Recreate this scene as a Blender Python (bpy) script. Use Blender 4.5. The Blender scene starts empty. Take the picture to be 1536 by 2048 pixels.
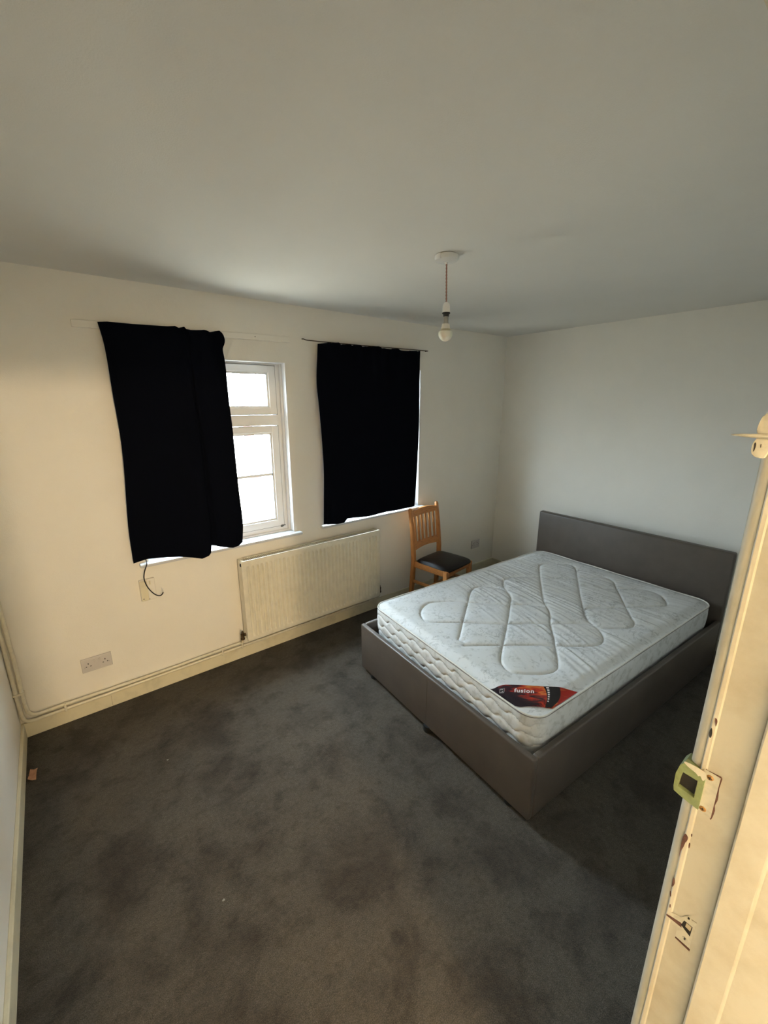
import bpy, bmesh, math, random
import numpy as np
from mathutils import Vector, Matrix
PI = math.pi
random.seed(7)
C = bpy.context.scene.collection
SC = bpy.context.scene

# ---------------------------------------------------------------- camera, light, exposure
cam_data = bpy.data.cameras.new('camera')
cam = bpy.data.objects.new('camera', cam_data); C.objects.link(cam)
CAM_H = 1.8309
cam.location = (0, 0, CAM_H)
cam.rotation_euler = (PI / 2 - 0.2593, 0, -0.6687)
cam_data.sensor_fit = 'VERTICAL'; cam_data.sensor_height = 36.0
cam_data.lens = 839.53 / 2048 * 36.0
cam_data.clip_start = 0.02
SC.camera = cam
SC.view_settings.view_transform = 'Standard'
SC.view_settings.look = 'None'
SC.view_settings.gamma = 1
SC.view_settings.use_curve_mapping = False
SC.view_settings.exposure = 0.38

SKY = 58.0
world = bpy.data.worlds.new('sky'); SC.world = world; world.use_nodes = True
wn = world.node_tree.nodes; wl = world.node_tree.links
bg = wn['Background']
tc = wn.new('ShaderNodeTexCoord'); sp = wn.new('ShaderNodeSeparateXYZ'); rp = wn.new('ShaderNodeValToRGB')
wl.new(tc.outputs['Generated'], sp.inputs[0])
mr = wn.new('ShaderNodeMapRange'); mr.inputs[1].default_value = -1; mr.inputs[2].default_value = 1
wl.new(sp.outputs[2], mr.inputs[0]); wl.new(mr.outputs[0], rp.inputs[0])
rp.color_ramp.elements[0].position = 0.42; rp.color_ramp.elements[0].color = (0.17, 0.165, 0.15, 1)
rp.color_ramp.elements[1].position = 0.60; rp.color_ramp.elements[1].color = (0.75, 0.865, 1.0, 1)
wl.new(rp.outputs[0], bg.inputs[0])
# the sky is brighter towards the sun's side (+x)
mr2 = wn.new('ShaderNodeMapRange'); mr2.inputs[1].default_value = -.8; mr2.inputs[2].default_value = .8
mr2.inputs[3].default_value = .70 * SKY; mr2.inputs[4].default_value = 2.1 * SKY
wl.new(sp.outputs[0], mr2.inputs[0]); wl.new(mr2.outputs[0], bg.inputs[1])

def portal(name, x0, x1, z0, z1, y):
    l = bpy.data.lights.new(name, 'AREA'); l.shape = 'RECTANGLE'; l.size = x1 - x0; l.size_y = z1 - z0
    l.cycles.is_portal = True
    o = bpy.data.objects.new(name, l); C.objects.link(o)
    o.location = ((x0 + x1) / 2, y, (z0 + z1) / 2); o.rotation_euler = (-PI / 2, 0, 0)
portal('window_daylight', 0.36, 1.345, 0.88, 2.08, 2.96)
portal('window_daylight', 1.60, 2.61, 0.88, 2.09, 2.96)
hl = bpy.data.lights.new('hallway_lamp', 'POINT'); hl.energy = 200; hl.color = (1.0, 0.76, 0.47); hl.shadow_soft_size = 0.09
hlo = bpy.data.objects.new('hallway_lamp', hl); C.objects.link(hlo); hlo.location = (0.06, -2.45, 2.16)

# ---------------------------------------------------------------- materials
def srgb(r, g, b):
    f = lambda c: (c / 255) / 12.92 if c <= 10 else (((c / 255) + .055) / 1.055) ** 2.4
    return (f(r), f(g), f(b), 1)
class M:
    def __init__(s, name, col, rough=.6, metal=0, spec=None):
        s.m = bpy.data.materials.new(name); s.m.use_nodes = True
        s.n = s.m.node_tree.nodes; s.l = s.m.node_tree.links; s.b = s.n['Principled BSDF']
        s.b.inputs['Base Color'].default_value = col if len(col) == 4 else (*col, 1)
        s.b.inputs['Roughness'].default_value = rough; s.b.inputs['Metallic'].default_value = metal
        if spec is not None: s.b.inputs['Specular IOR Level'].default_value = spec
        s.col = s.b.inputs['Base Color'].default_value[:]
        s.tc = s.n.new('ShaderNodeTexCoord')
        s.last = None
    def noise(s, scale, detail=4, rough=.6, sc=None, coord='Object', dist=0):
        t = s.n.new('ShaderNodeTexNoise'); t.inputs['Scale'].default_value = scale
        t.inputs['Detail'].default_value = detail; t.inputs['Roughness'].default_value = rough
        t.inputs['Distortion'].default_value = dist
        if sc:
            mp = s.n.new('ShaderNodeMapping'); mp.inputs['Scale'].default_value = sc[:3]
            if len(sc) > 3: mp.inputs['Rotation'].default_value = (0, 0, sc[3])
            s.l.new(s.tc.outputs[coord], mp.inputs[0]); s.l.new(mp.outputs[0], t.inputs['Vector'])
        else: s.l.new(s.tc.outputs[coord], t.inputs['Vector'])
        return t.outputs['Fac']
    def ramp(s, fac, stops):
        r = s.n.new('ShaderNodeValToRGB'); e = r.color_ramp.elements
        while len(e) < len(stops): e.new(.5)
        for k, (p, c) in enumerate(stops):
            e[k].position = p; e[k].color = c if len(c) == 4 else (*c, 1)
        s.l.new(fac, r.inputs[0]); return r.outputs[0]
    def mul(s, colout, f=1.0):
        """multiply current colour by a texture colour"""
        mx = s.n.new('ShaderNodeMix'); mx.data_type = 'RGBA'; mx.blend_type = 'MULTIPLY'; mx.inputs[0].default_value = f
        if s.last: s.l.new(s.last, mx.inputs[6])
        else: mx.inputs[6].default_value = s.col
        s.l.new(colout, mx.inputs[7]); s.last = mx.outputs[2]
        s.l.new(s.last, s.b.inputs['Base Color']); return s
    def bump(s, fac, dist=.001, strength=.6):
        b = s.n.new('ShaderNodeBump'); b.inputs['Distance'].default_value = dist; b.inputs['Strength'].default_value = strength
        s.l.new(fac, b.inputs['Height'])
        if getattr(s, 'bl', None): s.l.new(s.bl, b.inputs['Normal'])
        s.bl = b.outputs[0]; s.l.new(s.bl, s.b.inputs['Normal']); return s
g1 = lambda v: (v, v, v, 1)

m = M('emulsion_wall', (0.89, 0.855, 0.775), .75, spec=.25)
m.bump(m.noise(260, 3), .0012, .5); m.bump(m.noise(14, 3), .004, .35)
m.mul(m.ramp(m.noise(2.2, 5), [(.3, g1(.95)), (.7, g1(1))])); WALL = m.m
m = M('emulsion_ceiling', (0.80, 0.775, 0.715), .85, spec=.2)
m.bump(m.noise(220, 4), .0015, .55); m.mul(m.ramp(m.noise(1.5, 4), [(.3, g1(.95)), (.7, g1(1))])); CEIL = m.m
m = M('gloss_skirting', (0.74, 0.68, 0.50), .38)
m.bump(m.noise(25, 4), .002, .3); m.mul(m.ramp(m.noise(9, 6), [(.25, g1(.8)), (.5, g1(1))])); SKIRT = m.m
m = M('gloss_pipe', (0.76, 0.71, 0.56), .35); m.mul(m.ramp(m.noise(30, 4), [(.3, g1(.86)), (.6, g1(1))])); PIPE = m.m
m = M('jamb_gloss', (0.52, 0.485, 0.40), .5)
m.bump(m.noise(60, 4), .0012, .45); m.mul(m.ramp(m.noise(14, 6), [(.28, (0.84, .80, .74, 1)), (.55, g1(1))])); JAMB = m.m
m = M('hall_wall', (0.78, 0.69, 0.48), .7); m.bump(m.noise(150, 3), .001, .4); HALL = m.m
m = M('pvc_white', (0.86, 0.87, 0.88), .3); UPVC = m.m
m = M('rubber_grey', (0.10, 0.10, 0.10), .6); GASK = m.m
m = M('sill_paint', (0.60, 0.62, 0.64), .45); SILL = m.m
m = M('dark_navy_curtain', (0.0026, 0.0032, 0.0060), 1.0, spec=.03)
m.bump(m.noise(900, 2, sc=(1, 1, .4)), .0006, .4); m.b.inputs['Sheen Weight'].default_value = .0; CURT = m.m
m = M('taupe_leather', (0.085, 0.068, 0.055), .42)
m.bump(m.noise(420, 4), .0006, .5); m.bump(m.noise(9, 3), .004, .25)
m.mul(m.ramp(m.noise(6, 4), [(.3, g1(.85)), (.7, g1(1.1))])); LEATH = m.m
m = M('black_plastic', (0.01, 0.01, 0.01), .5); BLACK = m.m
m = M('radiator_enamel', (0.82, 0.77, 0.63), .36); m.mul(m.ramp(m.noise(18, 5), [(.3, g1(.9)), (.6, g1(1))])); RAD = m.m
m = M('brass_old', (0.11, 0.07, 0.035), .45, .7); m.mul(m.ramp(m.noise(90, 4), [(.3, g1(.35)), (.7, g1(1.2))])); BRASS = m.m
m = M('screw_brass', (0.50, 0.27, 0.10), .4, .6); m.mul(m.ramp(m.noise(500, 4), [(.3, g1(.5)), (.7, g1(1.2))])); SCREW = m.m
m = M('white_plastic', (0.80, 0.79, 0.76), .35); WPL = m.m
m = M('socket_plastic', (0.62, 0.585, 0.56), .4); SOCK = m.m
m = M('painted_plate', (0.55, 0.52, 0.43), .45); m.mul(m.ramp(m.noise(70, 5), [(.3, g1(.8)), (.55, g1(1))])); PPL = m.m
m = M('hole_dark', (0.012, 0.01, 0.008), .8); DARK = m.m
m = M('green_keep', (0.20, 0.24, 0.105), .5)
m.mul(m.ramp(m.noise(120, 5), [(.3, g1(.72)), (.6, g1(1))])); GREEN = m.m
m = M('chip_wood', (0.095, 0.04, 0.03), .8); m.mul(m.ramp(m.noise(150, 4), [(.3, g1(.6)), (.7, g1(1.3))])); CHIP = m.m
m = M('bare_hardboard', (0.42, 0.35, 0.24), .7); BARE = m.m
m = M('cord_pink', (0.36, 0.19, 0.145), .7); CORD = m.m
m = M('bayonet_metal', (0.42, 0.40, 0.36), .35, .8); METAL = m.m
m = M('bulb_glass', (0.84, 0.80, 0.70), .3); m.b.inputs['Subsurface Weight'].default_value = .2; m.b.inputs['Subsurface Scale'].default_value = .02; BULB = m.m
m = M('bulb_neck', (0.72, 0.69, 0.60), .35); NECK = m.m
m = M('bulb_collar', (0.45, 0.41, 0.28), .35); NECKD = m.m
m = M('paper_brown', (0.46, 0.24, 0.14), .8); m.mul(m.ramp(m.noise(60, 3), [(.3, g1(.8)), (.7, g1(1.1))])); PAPER = m.m
m = M('lint', (0.30, 0.29, 0.25), .9); LINT = m.m
m = M('foliage', (0.10, 0.13, 0.04), .6); LEAF = m.m
m = M('black_cable', (0.006, 0.004, 0.004), .4); CABLE = m.m

m = M('pine_orange', (0.52, 0.225, 0.068), .38)
m.mul(m.ramp(m.noise(9, 5, sc=(9, 9, 1.0), dist=1.2), [(.3, (.62, .55, .5, 1)), (.5, g1(1)), (.7, (1.12, 1.1, 1.05, 1))])); WOOD = m.m
m = M('pine_orange_rails', (0.52, 0.225, 0.068), .38)
m.mul(m.ramp(m.noise(9, 5, sc=(1, 9, 9), dist=1.2), [(.3, (.62, .55, .5, 1)), (.5, g1(1)), (.7, (1.12, 1.1, 1.05, 1))])); WOODX = m.m
m = M('seat_vinyl', (0.006, 0.004, 0.0035), .36, spec=.22); m.bump(m.noise(350, 3), .0005, .4); m.bump(m.noise(11, 3), .004, .3); VINYL = m.m

# carpet
m = M('carpet', (0.078, 0.066, 0.050), .98, spec=.05)
m.mul(m.ramp(m.noise(330, 3, .7), [(.25, g1(.25)), (.5, g1(.95)), (.75, g1(2.3))]))
m.mul(m.ramp(m.noise(60, 5, .75), [(.3, g1(.7)), (.7, g1(1.3))]))
m.mul(m.ramp(m.noise(3.4, 5, .62, dist=.4), [(.36, (.55, .50, .46, 1)), (.52, g1(1)), (.7, (1.18, 1.16, 1.12, 1))]))
m.mul(m.ramp(m.noise(11, 4, .6), [(.33, (.66, .62, .58, 1)), (.48, g1(1))]))
m.bump(m.noise(240, 3, .8), .008, .9); m.bump(m.noise(28, 4), .01, .5)
m.b.inputs['Sheen Weight'].default_value = .12; m.b.inputs['Sheen Roughness'].default_value = .6; CARPET = m.m

# mattress damask fabric
m = M('mattress_damask', (0.67, 0.68, 0.68), .62, spec=.3)
mt1 = m.ramp(m.noise(17, 3, .55, dist=2.2), [(.55, g1(0)), (.60, g1(1)), (.66, g1(.1)), (.72, g1(.7))])
mt2 = m.ramp(m.noise(4.5, 2, .5), [(.45, g1(0)), (.58, g1(1))])
mx = m.n.new('ShaderNodeMix'); mx.data_type = 'RGBA'; mx.blend_type = 'MULTIPLY'; mx.inputs[0].default_value = 1
m.l.new(mt1, mx.inputs[6]); m.l.new(mt2, mx.inputs[7])
m.mul(m.ramp(mx.outputs[2], [(0, g1(1)), (1, (.66, .67, .66, 1))]))
m.mul(m.ramp(m.noise(26, 4, .6, dist=1.0), [(.56, g1(1)), (.66, (.78, .78, .77, 1))]))
m.mul(m.ramp(m.noise(5, 4), [(.3, (.95, .94, .90, 1)), (.6, g1(1))]))
m.bump(m.noise(700, 2), .0004, .4); MATT = m.m
m = M('mattress_side', (0.62, 0.62, 0.60), .65, spec=.3)
m.mul(m.ramp(m.noise(22, 5), [(.38, (.80, .80, .78, 1)), (.5, g1(1))])); m.bump(m.noise(700, 2), .0004, .4); MSIDE = m.m
m = M('piping_cloth', (0.70, 0.68, 0.62), .7); MPIPE = m.m
m = M('piping_grey', (0.22, 0.20, 0.19), .7); MPIPEG = m.m

# architectural glass
gm = bpy.data.materials.new('window_glass'); gm.use_nodes = True; n = gm.node_tree.nodes; l = gm.node_tree.links
n.remove(n['Principled BSDF']); tr = n.new('ShaderNodeBsdfTransparent'); gl = n.new('ShaderNodeBsdfGlossy'); gl.inputs['Roughness'].default_value = .02
lw_ = n.new('ShaderNodeLayerWeight'); lw_.inputs[0].default_value = .5; fr = n.new('ShaderNodeMath'); fr.operation = 'POWER'; fr.inputs[1].default_value = 5; l.new(lw_.outputs['Facing'], fr.inputs[0]); fr2 = n.new('ShaderNodeMath'); fr2.operation = 'MULTIPLY_ADD'; fr2.inputs[1].default_value = .96; fr2.inputs[2].default_value = .04; l.new(fr.outputs[0], fr2.inputs[0]); fr = fr2; ms = n.new('ShaderNodeMixShader'); tr.inputs[0].default_value = (.93, .96, .95, 1)
l.new(fr.outputs[0], ms.inputs[0]); l.new(tr.outputs[0], ms.inputs[1]); l.new(gl.outputs[0], ms.inputs[2]); l.new(ms.outputs[0], n['Material Output'].inputs[0])
GLASS = gm

# ---------------------------------------------------------------- mesh helpers
def newbm(): return bmesh.new()
def box(bm, x0, x1, y0, y1, z0, z1, bev=0, seg=2):
    r = bmesh.ops.create_cube(bm, size=1); vs = r['verts']
    for v in vs:
        v.co = Vector((x0 + (v.co.x + .5) * (x1 - x0), y0 + (v.co.y + .5) * (y1 - y0), z0 + (v.co.z + .5) * (z1 - z0)))
    if bev:
        es = list({e for v in vs for e in v.link_edges})
        bmesh.ops.bevel(bm, geom=es, offset=bev, segments=seg, profile=.5, affect='EDGES')
    return bm
def hexa(bm, pts, bev=0, seg=3):
    """8 points: bottom 4 (ccw) then top 4"""
    vs = [bm.verts.new(p) for p in pts]
    fs = [bm.faces.new([vs[i] for i in f]) for f in ((3, 2, 1, 0), (4, 5, 6, 7), (0, 1, 5, 4), (1, 2, 6, 5), (2, 3, 7, 6), (3, 0, 4, 7))]
    if bev:
        bmesh.ops.bevel(bm, geom=list({e for f in fs for e in f.edges}), offset=bev, segments=seg, profile=.5, affect='EDGES')
    return bm
def frames(path):
    P = [Vector(p) for p in path]; T = []
    for i in range(len(P)):
        a = P[max(0, i - 1)]; b = P[min(len(P) - 1, i + 1)]; T.append((b - a).normalized())
    up = Vector((0, 0, 1)) if abs(T[0].z) < .9 else Vector((1, 0, 0))
    n = T[0].cross(up).normalized(); out = []
    for i, t in enumerate(T):
        n = (n - t * n.dot(t)); n = n.normalized() if n.length > 1e-6 else t.orthogonal().normalized()
        out.append((P[i], n, t.cross(n)))
    return out
def tube(bm, path, r, seg=12, closed=False, caps=True):
    rr = r if isinstance(r, (list, tuple)) else [r] * len(path)
    rings = []
    for (p, a, b), q in zip(frames(path), rr):
        rings.append([bm.verts.new(p + (a * math.cos(2 * PI * k / seg) + b * math.sin(2 * PI * k / seg)) * q) for k in range(seg)])
    pairs = list(zip(rings, rings[1:])) + ([(rings[-1], rings[0])] if closed else [])
    for A, B in pairs:
        for k in range(seg):
            bm.faces.new((A[k], A[(k + 1) % seg], B[(k + 1) % seg], B[k]))
    if caps and not closed:
        bm.faces.new(rings[0][::-1]); bm.faces.new(rings[-1])
    return bm
def lathe(bm, prof, c, seg=32, axis='z', caps=True):
    rings = []
    for r, h in prof:
        ring = []
        for k in range(seg):
            a = 2 * PI * k / seg; u, v = r * math.cos(a), r * math.sin(a)
            p = {'z': (u, v, h), 'y': (u, h, v), 'x': (h, u, v)}[axis]
            ring.append(bm.verts.new(Vector(p) + Vector(c)))
        rings.append(ring)
    for A, B in zip(rings, rings[1:]):
        for k in range(seg): bm.faces.new((A[k], A[(k + 1) % seg], B[(k + 1) % seg], B[k]))
    if caps: bm.faces.new(rings[0][::-1]); bm.faces.new(rings[-1])
    return bm
def catmull(P, n=8, closed=False):
    P = [Vector(p) for p in P]; out = []
    N = len(P); rng = range(N) if closed else range(N - 1)
    for i in rng:
        if closed: a, b, c, d = P[(i - 1) % N], P[i], P[(i + 1) % N], P[(i + 2) % N]
        else: a, b, c, d = P[max(i - 1, 0)], P[i], P[i + 1], P[min(i + 2, N - 1)]
        for k in range(n):
            t = k / n
            out.append(.5 * ((2 * b) + (c - a) * t + (2 * a - 5 * b + 4 * c - d) * t * t + (3 * b - a - 3 * c + d) * t ** 3))
    if not closed: out.append(P[-1])
    return out
def extrude_poly(bm, pts, d):
    """polygon of 3-d points pushed along d"""
    a = [bm.verts.new(p) for p in pts]; b = [bm.verts.new(Vector(p) + Vector(d)) for p in pts]
    bm.faces.new(a[::-1]); bm.faces.new(b)
    for i in range(len(a)): j = (i + 1) % len(a); bm.faces.new((a[i], a[j], b[j], b[i]))
    return bm
def root_of(o):
    while o.parent: o = o.parent
    return o
def obj(name, bm, mat, parent=None, origin=None, smooth=False, local=False, kind=None, label=None):
    bmesh.ops.recalc_face_normals(bm, faces=bm.faces)
    me = bpy.data.meshes.new(name)
    off = Vector((0, 0, 0))
    if not local:
        if parent: off = Vector(root_of(parent).location)
        elif origin: off = Vector(origin)
    if off.length: bmesh.ops.translate(bm, verts=bm.verts, vec=-off)
    bm.to_mesh(me); bm.free(); me.materials.append(mat)
    o = bpy.data.objects.new(name, me); C.objects.link(o)
    if parent: o.parent = parent
    elif origin and not local: o.location = origin
    if smooth:
        for p in me.polygons: p.use_smooth = True
        try:
            me.set_sharp_from_angle(angle=math.radians(38))
        except Exception: pass
    if kind: o['kind'] = kind
    if label: o['label'] = label
    return o
def thing(name, label, cat, loc, rz=0, group=None):
    o = bpy.data.objects.new(name, None); C.objects.link(o); o.empty_display_size = .05
    o.location = loc; o.rotation_euler = (0, 0, rz); return tag(o, label, cat, group)
def tag(o, label, cat, group=None):
    o['label'] = label; o['category'] = cat; o['kind'] = 'thing'
    if group: o['group'] = group
    return o
def struct(name, bm, mat, parent=None, **k): return obj(name, bm, mat, parent, kind='structure', **k)

# ---------------------------------------------------------------- room shell
H = 2.45; D = 2.79; L = -0.374; XW = 3.785; XW0 = 3.70
HD0, HD1 = -0.03, 0.104           # wall that holds the doorway
DX0, DX1, DZ = -0.09, 0.68, 2.075  # doorway
W1 = (0.36, 1.345, 0.877, 2.08); W2 = (1.615, 2.61, 0.885, 2.087)

bm = newbm(); box(bm, -1.2, 4.0, -3.3, 3.1, -.1, 0); struct('floor', bm, CARPET)
bm = newbm(); box(bm, L - .12, 4.0, HD0, 3.1, H, H + .1); struct('ceiling', bm, CEIL)
bm = newbm(); box(bm, L - .12, L, HD0, D, 0, H); struct('wall_left', bm, WALL)
bm = newbm(); hexa(bm, [(XW0, HD0, 0), (4.0, HD0, 0), (4.0, D, 0), (XW, D, 0), (XW0, HD0, H), (4.0, HD0, H), (4.0, D, H), (XW, D, H)]); struct('wall_right', bm, WALL)
# window wall with two openings and rounded plaster edges
bm = newbm(); Y1 = 3.04
xs = [L - .12, W1[0], W1[1], W2[0], W2[1], 4.0]; 
def cells(bm, xs, zs, holes, y0, y1):
    vf = {}; vb = {}
    for i, x in enumerate(xs):
        for j, z in enumerate(zs):
            vf[i, j] = bm.verts.new((x, y0, z)); vb[i, j] = bm.verts.new((x, y1, z))
    solid = lambda i, j: 0 <= i < len(xs) - 1 and 0 <= j < len(zs) - 1 and (i, j) not in holes
    for i in range(len(xs) - 1):
        for j in range(len(zs) - 1):
            if not solid(i, j): continue
            bm.faces.new((vf[i, j], vf[i + 1, j], vf[i + 1, j + 1], vf[i, j + 1]))
            bm.faces.new((vb[i, j + 1], vb[i + 1, j + 1], vb[i + 1, j], vb[i, j]))
            for (di, dj, a, b) in ((-1, 0, (i, j), (i, j + 1)), (1, 0, (i + 1, j + 1), (i + 1, j)), (0, -1, (i + 1, j), (i, j)), (0, 1, (i, j + 1), (i + 1, j + 1))):
                if not solid(i + di, j + dj): bm.faces.new((vf[a], vf[b], vb[b], vb[a]))
zs = [0, W1[2], W2[2], W1[3], W2[3], H]
holes = {(1, 1), (1, 2), (3, 2), (3, 3)}
cells(bm, xs, zs, holes, D, Y1); struct('wall_window', bm, WALL)
# doorway wall
bm = newbm(); cells(bm, [L - .12, DX0 - .03, DX1 + .03, 4.0], [0, DZ + .03, H], {(1, 0)}, HD0, HD1); struct('wall_door', bm, WALL)

# skirting boards
SK = .09; ST = .015
def skirt(name, pts):
    bm = newbm(); hexa(bm, pts, .003, 2); struct(name, bm, SKIRT)
skirt('baseboard_window', [(L, D - ST, 0), (XW, D - ST, 0), (XW, D, 0), (L, D, 0), (L, D - ST, SK), (XW, D - ST, SK), (XW, D, SK), (L, D, SK)])
skirt('baseboard_left', [(L, HD1, 0), (L + ST, HD1, 0), (L + ST, D - ST, 0), (L, D - ST, 0), (L, HD1, SK), (L + ST, HD1, SK), (L + ST, D - ST, SK), (L, D - ST, SK)])
skirt('baseboard_right', [(XW0 - ST + .003, HD1, 0), (XW0 + .003, HD1, 0), (XW, D - ST, 0), (XW - ST, D - ST, 0), (XW0 - ST + .003, HD1, SK), (XW0 + .003, HD1, SK), (XW, D - ST, SK), (XW - ST, D - ST, SK)])
# thin caulk seam where two lengths of the skirting meet
bm = newbm(); box(bm, .0495, .0515, D - ST - .0008, D - ST, .002, .075); struct('trim_5', bm, BARE)

# hallway behind the doorway
bm = newbm(); box(bm, -1.1, 1.9, -3.25, -3.15, 0, 2.4); struct('wall_hall_back', bm, HALL)
bm = newbm(); box(bm, -1.2, -1.1, -3.25, HD0, 0, 2.4); struct('wall_hall_left', bm, HALL)
bm = newbm(); box(bm, 1.9, 2.0, -3.25, HD0, 0, 2.4); struct('wall_hall_right', bm, HALL)
bm = newbm(); box(bm, -1.2, 2.0, -3.25, HD0, 2.4, 2.5); struct('ceiling_hall', bm, CEIL)

# ---------------------------------------------------------------- door lining (right jamb seen close up)
bm = newbm()
prof = [(.6686, -.032), (.6685, .0118), (.6682, .0132), (.6679, .0146), (.6677, .0160), (.6675, .0475), (.669, .0495), (.680, .0505),
        (.680, .0965), (.6787, .0985), (.6785, .1030), (.6800, .1045), (.690, .1045), (.709, .1045), (.709, -.032)]
extrude_poly(bm, [(x, y, 0) for x, y in prof], (0, 0, DZ + .03)); jamb = struct('trim_1', bm, JAMB)
bm = newbm()
prof = [(.6835, .1045), (.6825, .1075), (.6826, .1100), (.6838, .1135), (.6862, .1165), (.6900, .1185), (.6950, .1192), (.730, .1192), (.738, .116), (.741, .111), (.741, .1045)]
extrude_poly(bm, [(x, y, 0) for x, y in prof], (0, 0, DZ)); struct('trim_2', bm, JAMB, smooth=True)
# left lining and head
bm = newbm()
box(bm, DX0 - .03, DX0, -.032, .1045, 0, DZ + .03); box(bm, DX0, DX0 + .012, .0125, .0495, 0, DZ, .001)
box(bm, DX0 - .06, DX0 - .004, .1045, .1192, 0, DZ, .004); struct('trim_3', bm, JAMB)
bm = newbm()
box(bm, DX0, DX1, -.032, .1045, DZ, DZ + .03); box(bm, DX0 + .012, .668, .0125, .0495, DZ - .012, DZ)
box(bm, DX0 - .06, .741, .1045, .1192, DZ + .0005, DZ + .062, .004); struct('trim_4', bm, JAMB)

# rusty-brown chips and scars in the paint, children of the jamb
def chip(pts, x=.6797, mat=CHIP, name='paint_chip', t=.0006, n=3):
    bm = newbm(); P = catmull([(0, y, z) for y, z in pts], n, True)
    extrude_poly(bm, [(x - t, p.y, p.z) for p in P], (t, 0, 0)); return obj(name, bm, mat, jamb)
X8 = .6781
chip([(.1045, 1.180), (.1020, 1.181), (.0995, 1.177), (.1000, 1.170), (.1012, 1.166), (.1022, 1.156), (.1040, 1.146), (.1045, 1.132), (.1055, 1.150), (.1058, 1.168)], X8)
chip([(.1050, 1.088), (.1033, 1.086), (.1022, 1.078), (.1035, 1.071), (.1052, 1.070), (.1054, 1.079)], X8)
chip([(.1056, 1.058), (.1045, 1.058), (.1030, 1.051), (.1034, 1.048), (.1047, 1.051)], X8)
chip([(.1012, 1.396), (.0995, 1.396), (.0980, 1.392), (.0985, 1.384), (.0998, 1.388)], X8)
chip([(.1035, 1.377), (.1020, 1.378), (.1005, 1.370), (.1010, 1.363), (.1030, 1.364), (.1040, 1.370)], X8, DARK, 'screw_hole')
chip([(.0970, 1.168), (.0955, 1.168), (.0953, 1.160), (.0965, 1.160)])
chip([(.0972, 1.186), (.0960, 1.187), (.0955, 1.183), (.0966, 1.182)])
chip([(.1020, 1.033), (.1008, 1.033), (.1003, 1.028), (.1014, 1.027)], X8)
# scar round the rim keep
chip([(.0800, 1.3075), (.0785, 1.306), (.0792, 1.290), (.0780, 1.276), (.0778, 1.268), (.0792, 1.258), (.0778, 1.250), (.0785, 1.238), (.0795, 1.232), (.0812, 1.233), (.0806, 1.25), (.0806, 1.29)], n=2)
chip([(.1015, 1.3135), (.0985, 1.3115), (.0965, 1.308), (.080, 1.3095), (.0795, 1.3075), (.096, 1.305), (.1015, 1.311)], n=1)

# --------------------------------------------------------- rim latch keep (green staple box on a painted plate)
t = thing('latch_keep', 'chipped green staple box on cream plate screwed to the near door jamb', 'latch keep', (.68, .09, 1.27))
bm = newbm(); extrude_poly(bm, [(.6780, .0803, 1.2345), (.6780, .0803, 1.3075), (.6780, .1000, 1.3085), (.6780, .1000, 1.2350)], (.0018, 0, 0))
obj('plate', bm, PPL, t)
# box with a square opening towards the doorway
bm = newbm()
outer = [(.0955, 1.2395), (.0955, 1.3005), (.1120, 1.3055), (.1225, 1.3050), (.1275, 1.2960), (.1305, 1.2790), (.1300, 1.2560), (.1285, 1.2480), (.1200, 1.2450), (.1080, 1.2420)]
hole = [(.1030, 1.2550), (.1030, 1.2865), (.1120, 1.2869), (.1222, 1.2873), (.1227, 1.2840), (.1240, 1.2750), (.1246, 1.2640), (.1247, 1.2590), (.1190, 1.2575), (.1090, 1.2560)]
N = len(outer); xf, xb = .6735, .7020
vo = [bm.verts.new((xf, y, z)) for y, z in outer]; vh = [bm.verts.new((xf, y, z)) for y, z in hole]
vob = [bm.verts.new((xb, y, z)) for y, z in outer]; vhb = [bm.verts.new((xb - .004, y, z)) for y, z in hole]
for i in range(N):
    j = (i + 1) % N
    bm.faces.new((vo[i], vo[j], vh[j], vh[i])); bm.faces.new((vo[j], vo[i], vob[i], vob[j])); bm.faces.new((vh[i], vh[j], vhb[j], vhb[i]))
bm.faces.new(vob); keep = obj('staple_box', bm, GREEN, t)
bm = newbm(); extrude_poly(bm, [(.6808, y, z) for y, z in hole], (.0010, 0, 0)); obj('recess', bm, DARK, keep)
bm = newbm(); P = catmull([(0, .1235, 1.3062), (0, .118, 1.3015), (0, .1075, 1.2985), (0, .1040, 1.2955), (0, .1015, 1.2975), (0, .0975, 1.2920), (0, .0945, 1.3010), (0, .0990, 1.3070), (0, .112, 1.3085)], 3, True)
extrude_poly(bm, [(.6727, p.y, p.z) for p in P], (.0008, 0, 0)); obj('paint_flake', bm, PPL, keep)
for z in (1.2995, 1.2422):
    bm = newbm(); lathe(bm, [(.0001, 0), (.0022, .0001), (.0040, .0006), (.0044, .0012)], (.6768, .0912, z), 20, 'x')
    s = obj('screw', bm, SCREW, t, smooth=True)
    bm = newbm(); box(bm, .6764, .6770, .0907, .0917, z - .0024, z + .0024); box(bm, .6764, .6770, .0888, .0936, z - .0005, z + .0005); obj('screw_slot', bm, DARK, s)

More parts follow.
